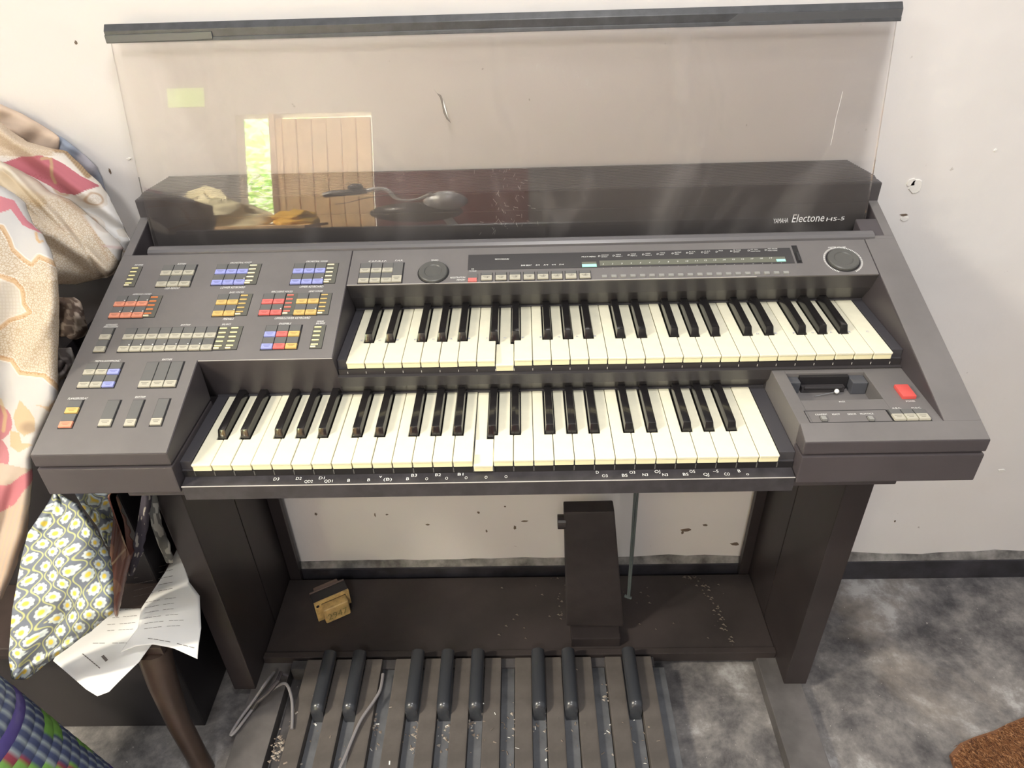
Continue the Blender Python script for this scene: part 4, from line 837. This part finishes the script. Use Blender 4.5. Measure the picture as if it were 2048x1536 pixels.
# daisy print cloth
def daisies(seed, cw=42., chh=46., ox=0, oy=0):
    def f(X, Y, nv, nu):
        c = np.ones(X.shape+(3,))*np.array((.16, .18, .225))
        Xs = X+.10*(Y-1150)+9*vnoise(nv, nu, 5, 4, seed)+ox; Ys = Y+.18*X+9*vnoise(nv, nu, 5, 4, seed+1)+oy
        # interlocking yellow loops
        for s_ in (0, .5):
            k = np.round(Xs/cw-s_); dx = Xs-(k+s_)*cw; w_ = 11+8*np.cos(2*np.pi*(Ys/chh+s_)); d = np.minimum(abs(dx-w_), abs(dx+w_)); paint(c, ss(d, .5, 1.5), (.50, .52, .24), .85)
        for s_ in (0, .5):
            for t_ in (0,):
                ix = np.round(Xs/cw-s_); iy = np.round(Ys/(chh)-s_); rr = np.random.default_rng(seed+5); j = rr.uniform(-4, 4, (64, 64, 2)); a_, b_ = ix.astype(int) % 64, iy.astype(int) % 64
                dx = Xs-(ix+s_)*cw-j[a_, b_, 0]; dy = (Ys-(iy+s_)*chh-j[a_, b_, 1])*1.12; R = np.hypot(dx, dy); th_ = np.arctan2(dy, dx)+j[a_, b_, 0]
                rad = 12.5*(.80+.20*np.abs(np.cos(4*th_))); paint(c, ss(R-rad, -.7, .7), (.66, .74, .74)); paint(c, ss(R, 6.5, 8.5), (.36, .44, .44), .5); paint(c, ss(np.hypot(dx+1, dy), 4.2, 6), (.80, .60, .10))
        for s_ in (.25,): ix = np.round(Xs/cw-s_); iy = np.round(Ys/chh-.5); dx = Xs-(ix+s_)*cw; dy = Ys-(iy+.5)*chh; paint(c, ss(np.minimum(np.hypot(dx, dy), np.hypot(dx-5, dy-4)), 1.2, 2.2), (.62, .60, .30), .8)
        return c, X*0
    return f
DM = vcmat('daisy_print', .8, weave=.15)
o = cloth('daisy_cloth', [(987, 108), (1008, 97), (1066, 58), (1115, 45), (1165, 36), (1223, 26), (1260, 23), (1314, 19), (1357, 25)], [(987, 116), (1008, 153), (1066, 195), (1115, 219), (1165, 226), (1223, 226), (1260, 182), (1314, 108), (1357, 54)],
      lambda X, Y: np.interp(Y, [987, 1080, 1200, 1357], [.050, .010, -.030, -.035]), lambda X, Y, nv, nu: .006*np.sin((X+.5*Y)/26.)+.006*vnoise(nv, nu, 6, 4, 81)+.005*np.exp(-((Y+.55*X-1365)/6.)**2), daisies(90), 1.15, DM, edge=.012, ew=5, clampx=None)
tag(o, 'large slate blue cloth printed with white daisies and yellow loops, hanging below the organ corner', 'cloth')
o = cloth('daisy_cloth', [(984, 150), (1010, 165), (1050, 195), (1092, 214)], [(984, 232), (1010, 228), (1050, 229), (1092, 224)], lambda X, Y: .108+X*0, lambda X, Y, nv, nu: .005*vnoise(nv, nu, 4, 4, 83), daisies(95, 42, 46, 12, 8), 1.2, DM, edge=.006, ew=5, clampx=-.2)
tag(o, 'small strip of daisy cloth showing behind the large one under the organ', 'cloth')
def colJ(X, Y, nv, nu):
    c = np.ones(X.shape+(3,))*np.array((.15, .055, .04)); n1 = vnoise(nv, nu, 9, 3, 85); paint(c, (n1 > .5)*1., (.30, .16, .10), .6); paint(c, ss(dline(X, Y, [(268, 1060), (255, 1095), (222, 1130)]), 1, 2.5), (.5, .38, .25), .8); return c, X*0
o = cloth('maroon_cloth', [(985, 229), (1040, 228), (1100, 222), (1150, 218), (1210, 226), (1232, 232)], [(985, 286), (1040, 282), (1100, 268), (1150, 252), (1210, 240), (1232, 236)], lambda X, Y: .085-(Y-985)*.0001, lambda X, Y, nv, nu: .006*np.sin(X/7.+Y/40.), colJ, 1.5, vcmat('satin', .35, spec=.5), clampx=-.176, edge=.012, ew=4)
tag(o, 'shiny maroon brown cloth strip hanging beside the daisy cloth above the papers', 'cloth')
def colK(X, Y, nv, nu):
    c = np.ones(X.shape+(3,))*np.array((.05, .045, .06)); n1 = vnoise(nv, nu, 16, 6, 87); paint(c, (n1 > .7)*1., (.42, .40, .36), .7); return c, X*0
o = cloth('dark_print_cloth', [(985, 286), (1050, 276), (1110, 262), (1150, 258)], [(985, 304), (1050, 296), (1110, 284), (1150, 264)], lambda X, Y: .080+X*0, lambda X, Y, nv, nu: .003*np.sin(X/5.), colK, 1.5, CL, clampx=None, edge=.004, ew=4)
tag(o, 'narrow dark speckled cloth hanging beside the maroon strip', 'cloth')
def colL(X, Y, nv, nu):
    c = np.ones(X.shape+(3,))*np.array((.10, .10, .095)); n1 = vnoise(nv, nu, 12, 4, 88); paint(c, (n1 > .2)*1., (.34, .33, .30), .7); return c, X*0
o = cloth('grey_floral_strip', [(985, 296), (1050, 304), (1090, 318), (1125, 334)], [(985, 312), (1050, 324), (1090, 340), (1125, 347)], lambda X, Y: .145+X*0, lambda X, Y, nv, nu: .003*np.sin(Y/9.), colL, 1.5, CL, clampx=None, edge=.004, ew=4)
tag(o, 'thin grey floral strip of cloth dangling next to the left leg of the organ', 'cloth')
# papers
PAP = mat('paper', (.86, .86, .85), .7, noise=.02, nscale=8)
def sheet(name, poly, z, curl, lines, label, seed):
    cx = sum(p[0] for p in poly)/len(poly); cy = sum(p[1] for p in poly)/len(poly); n = len(poly); bm = bmesh.new()
    vs = [bm.verts.new((x, y, 0)) for x, y in poly]; bm.faces.new(vs)
    bmesh.ops.triangulate(bm, faces=bm.faces); 
    for _ in range(4): bmesh.ops.subdivide_edges(bm, edges=bm.edges, cuts=1, use_grid_fill=True)
    for v in bm.verts: v.co.z = curl(v.co.x, v.co.y)
    zmin = min(v.co.z for v in bm.verts)
    for v in bm.verts: v.co.x -= cx; v.co.y -= cy; v.co.z -= zmin
    me = bpy.data.meshes.new(name); bm.to_mesh(me); bm.free(); me.polygons.foreach_set('use_smooth', [True]*len(me.polygons)); me.materials.append(PAP)
    o = link(name, me, None, (cx, cy, z+zmin)); so = o.modifiers.new('thickness', 'SOLIDIFY'); so.thickness = .0006; so.offset = 0; tag(o, label, 'paper')
    m = MB()
    for (ax, ay, bx, by, w_) in lines:
        k = 8
        for i in range(k):
            if w_ < .0012 and (i*7+seed) % 5 == 0: continue
            q = [];
            for t in (i/k, (i+.86)/k):
                x = ax+(bx-ax)*t; y = ay+(by-ay)*t; d = Vector((by-ay, ax-bx, 0)).normalized()*w_/2; zz = z+curl(x, y)+.0007
                q.append(((x+d.x, y+d.y, zz), (x-d.x, y-d.y, zz)))
            m.add([q[0][0], q[1][0], q[1][1], q[0][1]], [(0, 1, 2, 3)])
    l_ = part('writing', m, INK, o); l_['kind'] = 'stuff'; return o
def Lp(p0, p1, z, w_=.0007): a = atZ(*p0, z); b = atZ(*p1, z); return (a[0], a[1], b[0], b[1], w_)
zA, zB = -.402, -.388
pA = [(-.331, .023), (-.262, -.020), (-.241, -.030), (-.226, -.024), (-.198, .020), (-.180, .100), (-.182, .21), (-.215, .21), (-.222, .118), (-.331, .118)]
sheet('paper_sheet', pA, zA, lambda x, y: -.010*max(0, (.03-y)/.06)**1.5, [Lp((186, 1287), (290, 1286), zA, .0009), Lp((205, 1312), (214, 1322), zA, .004), Lp((165, 1308), (200, 1336), zA, .0012), Lp((215, 1262), (275, 1258), zA), Lp((215, 1250), (280, 1245), zA), Lp((225, 1236), (282, 1231), zA), Lp((230, 1222), (284, 1216), zA)], 'printed paper sheet at the front of the table, corner pointing down under the daisy cloth', 1)
pB = []
for q in [(243, 1308), (275, 1299), (310, 1297), (350, 1303), (395, 1318), (404, 1260), (402, 1198), (388, 1160), (368, 1122), (345, 1090), (318, 1090), (290, 1150), (285, 1220), (278, 1262)]:
    x, y, _ = atZ(*q, zB); 
    if x > -.178: y = min(y, .150)
    if y > .118: x = max(x, -.215)
    pB.append((x, y))
sheet('paper_sheet', pB, zB, lambda x, y: .006*math.cos((x+.17)*26)-.010*max(0, (.035-y)/.05)**1.4+.004, [Lp((292, 1210+11*i), (350+r9.randint(0, 25), 1204+11*i), zB) for i in range(6)]+[Lp((268, 1130+13*i), (350, 1120+13*i), zB, .0009) for i in range(6)]+[Lp((300, 1285), (392, 1300), zB, .0009)], 'curled upper paper sheet with writing, its bright end hanging towards the floor', 2)
# rolled mat
roll = thing('rolled_mat', 'rolled woven plastic mat in blue, violet, green and red standing at the lower left', 'mat', (-.32, -.06, -Z0))
A_ = Vector((-.420, -.115, -.335)); B_ = Vector((-.303, -.115, FL)); ax = (B_-A_).normalized(); uu = Vector((0, -1, 0)); vv = ax.cross(uu); RR = .100; nb = 20; Lr = (B_-A_).length
MATM = vcmat('woven_plastic', .38, spec=.5)
types = 'VBBVBBGGBBGGBBVBGGBB'
na = 110
for i in range(nb):
    me = bpy.data.meshes.new('woven_band'); vs = []; cs = []; K = 6
    for k in range(K+1):
        s_ = i/nb*Lr+Lr/nb*k/K; bul = math.sin(math.pi*k/K)**.4*.0016
        for j in range(na):
            t = 2*math.pi*j/na; tt = t; rr = RR-.003+bul+.0004*math.sin(j*2.1)
            c0 = A_+ax*s_+(uu*math.cos(t)+vv*math.sin(t))*rr; vs.append(c0)
            ty = types[i]; ang = math.degrees(t) % 360
            blue = (.075, .095, .19); vio = (.10, .075, .27); grn = (.20, .42, .09); red = (.32, .06, .09); pal = (.36, .42, .45)
            a2 = (ang+i*4.5) % 360
            if ty == 'V': c_ = vio
            elif ty == 'B': c_ = pal if (j % 3 == 0) else blue
            else: c_ = grn
            seg = (a2 // 13) % 7
            if ty == 'G' and seg in (3,): c_ = red
            if ty == 'G' and seg in (0, 1): c_ = blue if j % 3 else pal
            if ty == 'B' and 55 < a2 % 120 < 84: c_ = grn if (a2 % 12) < 8 else red
            cs.append((*c_, 1))
    fs = [(k*na+j, k*na+(j+1) % na, (k+1)*na+(j+1) % na, (k+1)*na+j) for k in range(K) for j in range(na)]
    if i == 0: fs.append(tuple(range(na))[::-1])
    og = A_+ax*((i+.5)/nb*Lr); me.from_pydata([tuple(v-og) for v in vs], [], fs); at = me.color_attributes.new('col', 'FLOAT_COLOR', 'POINT'); at.data.foreach_set('color', np.array(cs, np.float32).ravel())
    me.polygons.foreach_set('use_smooth', [True]*len(me.polygons)); me.materials.append(MATM); link('woven_band', me, roll, og)
# brown hide rug, lower right
pts = [tuple(atZ(*p, FL)[:2]) for p in ((1898, 1512), (1918, 1490), (1945, 1478), (1985, 1465), (2015, 1450), (2060, 1432))]+[(1.42, .10), (1.5, -.1), (1.36, -.24), (1.16, -.2), (1.10, -.06)]
rg = thing('hide_rug', 'brown furry hide rug lying on the floor at the lower right', 'rug', (1.3, -.03, -Z0))
part('hide', MB().extz(pts, FL, FL+.006), mat('hide_brown', (.17, .075, .035), .9), rg)
cx, cy = 1.29, -.03; fur = MB(); X_ = np.array([p[0] for p in pts]); 
cnt = 0
while cnt < 11000:
    x = r9.uniform(1.09, 1.36); y = r9.uniform(-.1, .14)
    if not inpoly(np.array([x]), np.array([y]), pts)[0]: continue
    cnt += 1; a_ = r9.gauss(-1.0, .5)+1.2*math.sin(x*20)*.3; L_ = r9.uniform(.008, .018); w_ = .0005; c, s = math.cos(a_), math.sin(a_)
    z = FL+.005; fur.add([(x-s*w_, y+c*w_, z), (x+s*w_, y-c*w_, z), (x+c*L_*.6, y+s*L_*.6, z+.005), (x+c*L_, y+s*L_, z+.003)], [(0, 1, 2), (1, 3, 2)], r9.choice((0, 0, 1, 2)))
o = part('fur', fur, [mat('fur_a', (.26, .115, .05), .7), mat('fur_b', (.42, .22, .11), .6), mat('fur_c', (.13, .055, .028), .8)], rg); o['kind'] = 'stuff'

# ================================================================== THE ROOM BEHIND THE CAMERA (mirrored in the acrylic)
NG = Vector((0, -.979, .204)); G0 = Vector((0, .3553, .1234))
def refl(px, py, yb):
    d = Vector(ray(px, py)); C0 = Vector(CAMP); t = NG.dot(G0-C0)/NG.dot(d); h = C0+d*t; r = d-2*d.dot(NG)*NG; s_ = (yb-h.y)/r.y; return h+r*s_
YB = -2.5
gw = wallmat('grey_plaster', (.36, .35, .34), (.30, .29, .28))
MAR = mat('maroon_paint', (.14, .022, .024), .6, noise=.2, nscale=4)
wf = MB(); wf.box(-2.6, -1.105, YB-.12, YB, FL-.05, 1.9); wf.box(-.39, 2.6, YB-.12, YB, .52, 1.9); wf.box(-1.105, -.39, YB-.12, YB, .93, 1.9)
struct('wall_front', wf, gw)
struct('trim_1', MB().box(-.39, .42, YB-.12, YB+.003, FL-.05, .52), MAR); struct('trim_3', MB().box(.42, 2.6, YB-.12, YB+.003, FL-.05, .52), mat('grey_paint', (.13, .125, .13), .6))
OW = mat('door_wood', (.78, .52, .28), .55, noise=.25, nscale=5, bump=.1)
fr_ = MB(); fr_.box(-.925, -.895, YB-.12, YB+.02, FL, .93); struct('trim_2', fr_, mat('frame_wood', (.42, .27, .16), .5))
d1 = struct('door_1', MB().box(-.893, -.862, YB-.03, YB+.01, FL+.01, .90), OW)
for k in range(6): x = -.86+k*.078; o = struct('door_plank', MB().box(x, x+.073, YB-.026, YB+.006, FL+.01, .90), OW, d1, bevel=.004)
wn = MB(); wn.box(-1.45, -1.26, YB-.01, YB+.008, .98, 1.085); struct('window_1', wn, mat('green_pane', (.45, .62, .22), .4, emit=1.6))
# yard foliage beyond the doorway
LFM = [mat('leaf_light', (.45, .60, .22), .6), mat('leaf_green', (.20, .38, .09), .6)]
yt = thing('garden_shrub', 'sunlit leafy shrub outside the doorway, seen mirrored in the clear panel', 'shrub', (-1.7, -3.9, -Z0))
part('stem', MB().tube([(-1.7, -4.0, FL), (-1.68, -4.0, 0), (-1.62, -3.98, .8)], [.05, .04, .02], 8), LW, yt, smooth=True)
lf = MB()
for i in range(1300):
    x = r9.gauss(-1.65, .38); y = r9.gauss(-3.95, .16); z = r9.uniform(.0, 1.6); a_ = r9.uniform(0, 6.3); b_ = r9.uniform(-.8, .8); s_ = r9.uniform(.03, .06)
    u_ = Vector((math.cos(a_), math.sin(a_)*.4, b_)).normalized()*s_; v_ = u_.orthogonal().normalized()*s_*.45; c = Vector((x, y, z))
    lf.add([c-u_, c+v_, c+u_, c-v_], [(0, 1, 2, 3)], i % 2)
part('leaves', lf, LFM, yt)['kind'] = 'stuff'
tag(part('bright_backdrop', MB().box(-3.5, .5, -4.75, -4.6, FL, 2.2), mat('backdrop_pale', (.85, .84, .78), .8), None), 'pale bright backdrop added behind the shrub outside, mirrored in the clear panel', 'wall')  # pale surface added to brighten the view through the doorway
struct('ground_outside', MB().box(-4, 1, -5.5, YB-.12, FL-.06, FL-.01), mat('earth', (.6, .5, .38), .9))
# clothes on a bench
bn = thing('bench', 'plain wooden bench carrying clothes behind the viewer', 'bench', (-.85, -1.6, -Z0))
part('seat', MB().box(-1.25, -.45, -1.75, -1.40, -.02, .01), OW, bn, bevel=.003)
for x in (-1.2, -.5):
    for y in (-1.72, -1.43): part('leg', MB().box(x-.02, x+.02, y-.02, y+.02, FL, -.02), OW, bn)
def mound(name, cx, cy, rx, ry, h, z0, col, label, seed, lob=4):
    nu, nv = 64, 26; vs = []; rr = vnoise(nv, nu+1, 6, 9, seed)[:, :nu]
    for i in range(nv):
        f = i/(nv-1)
        for j in range(nu):
            t = 2*math.pi*j/nu; bl = .5+.5*math.cos(t); q = 1+.12*rr[i, j]*math.sin(math.pi*f)+.10*math.sin(lob*t+6*f)
            R = math.sqrt(max(0, 1-f**2.2)); vs.append((cx+rx*R*math.cos(t)*q, cy+ry*R*math.sin(t)*q, z0+h*f*(1+.10*rr[i, j]*f)))
    mb = MB().add(vs, [(i*nu+j, i*nu+(j+1) % nu, (i+1)*nu+(j+1) % nu, (i+1)*nu+j) for i in range(nv-1) for j in range(nu)]+[tuple(range(nu))[::-1]])
    o = part(name, mb, mat('cloth_'+name, col, .9, noise=.15, nscale=12, bump=.4), None, smooth=True); return tag(o, label, 'clothes')
mound('blanket_heap', -.89, -1.56, .24, .15, .31, .011, (.70, .64, .44), 'olive cream blanket heaped on the bench, mirrored in the clear panel', 3)
mound('blue_shirt', -1.235, -1.60, .07, .12, .22, .011, (.22, .30, .40), 'blue shirt bundle at the left end of the bench, mirrored in the clear panel', 4)
mound('yellow_cloth', -.53, -1.56, .09, .10, .15, .011, (.85, .50, .08), 'bright yellow cloth at the right end of the bench, mirrored in the clear panel', 5)
# moped
YM = -1.38
mp_ = thing('moped', 'black moped with chrome handlebar standing behind the viewer, mirrored in the clear panel', 'moped', (0, YM, -Z0))
CHR = mat('chrome', (.9, .9, .9), .3, metal=.6); BLKP = mat('moped_black', (.02, .02, .022), .35)
V = lambda px, py, dy=0: tuple(refl(px, py, YM+dy))
part('handlebar', MB().tube([V(735, 393), V(748, 387), V(765, 386), V(778, 392), V(786, 405), V(792, 420), V(803, 430), V(818, 434), V(838, 428), V(846, 420), V(862, 402, .05)], .010, 10), CHR, mp_, smooth=True)
part('grip', MB().tube([V(735, 393), V(700, 397), V(665, 401), V(650, 406)], [.014, .018, .019, .017], 10), BLKP, mp_, smooth=True)
part('switch_box', MB().sphere(V(712, 382), .028, sc=(1.1, .8, .8)), BLKP, mp_, smooth=True)
hl = V(893, 440); part('headlamp', MB().sphere(hl, .085, sc=(1, .9, 1)), CHR, mp_, smooth=True)
part('front_panel', MB().sphere((hl[0]-.12, YM-.05, hl[2]-.10), .14, sc=(1.3, .8, .7)), BLKP, mp_, smooth=True)
part('brake_cable', MB().tube([V(675, 448), V(700, 440), V(730, 420), V(770, 408), V(800, 404)], .004, 6), BLKP, mp_)
def wheel(cx):
    m = MB(); n = 40; vs = []
    for i in range(n):
        t = 2*math.pi*i/n
        for j in range(8): s_ = 2*math.pi*j/8; r_ = .22+.035*math.cos(s_); vs.append((cx+r_*math.cos(t), YM-.05+.035*math.sin(s_), FL+.256+r_*math.sin(t)))
    m.add(vs, [(i*8+j, i*8+(j+1) % 8, ((i+1) % n)*8+(j+1) % 8, ((i+1) % n)*8+j) for i in range(n) for j in range(8)]); w_ = part('wheel', m, BLKP, mp_, smooth=True)
    q = MB()
    for i in range(12): t = math.pi*i/6; q.tube([(cx, YM-.05, FL+.256), (cx+.2*math.cos(t), YM-.05, FL+.256+.2*math.sin(t))], .003, 5)
    part('spokes', q, CHR, w_)['kind'] = 'stuff'
wheel(.25); wheel(1.35)
part('fork', MB().tube([(hl[0]-.05, YM-.05, hl[2]), (.25, YM-.05, FL+.256)], .02, 8), CHR, mp_, smooth=True)
part('frame', MB().tube([(.12, YM-.05, -.05), (.45, YM-.05, -.35), (.9, YM-.05, -.38), (1.35, YM-.05, FL+.256)], .03, 8), BLKP, mp_, smooth=True)
part('fuel_tank', MB().sphere((.55, YM-.05, -.16), .15, sc=(1.5, .7, .7)), mat('tank_red', (.25, .02, .02), .25), mp_, smooth=True)
part('seat', MB().box(.72, 1.3, YM-.15, YM+.05, -.14, -.07), BLKP, mp_, bevel=.03, smooth=True)
part('engine', MB().box(.5, .8, YM-.16, YM+.06, -.58, -.36), mat('engine_grey', (.2, .2, .2), .4, metal=.8), mp_, bevel=.02)
# fine lettering and tick marks are too small to pick apart
for o in bpy.data.objects:
    n = o.name.split('.')[0]
    if n in ('lettering', 'button_numbers', 'printed_marks', 'pen_letters', 'dial_ticks', 'level_marks', 'writing', 'slot_cheek', 'scratches_and_reflection'): o['kind'] = 'stuff'
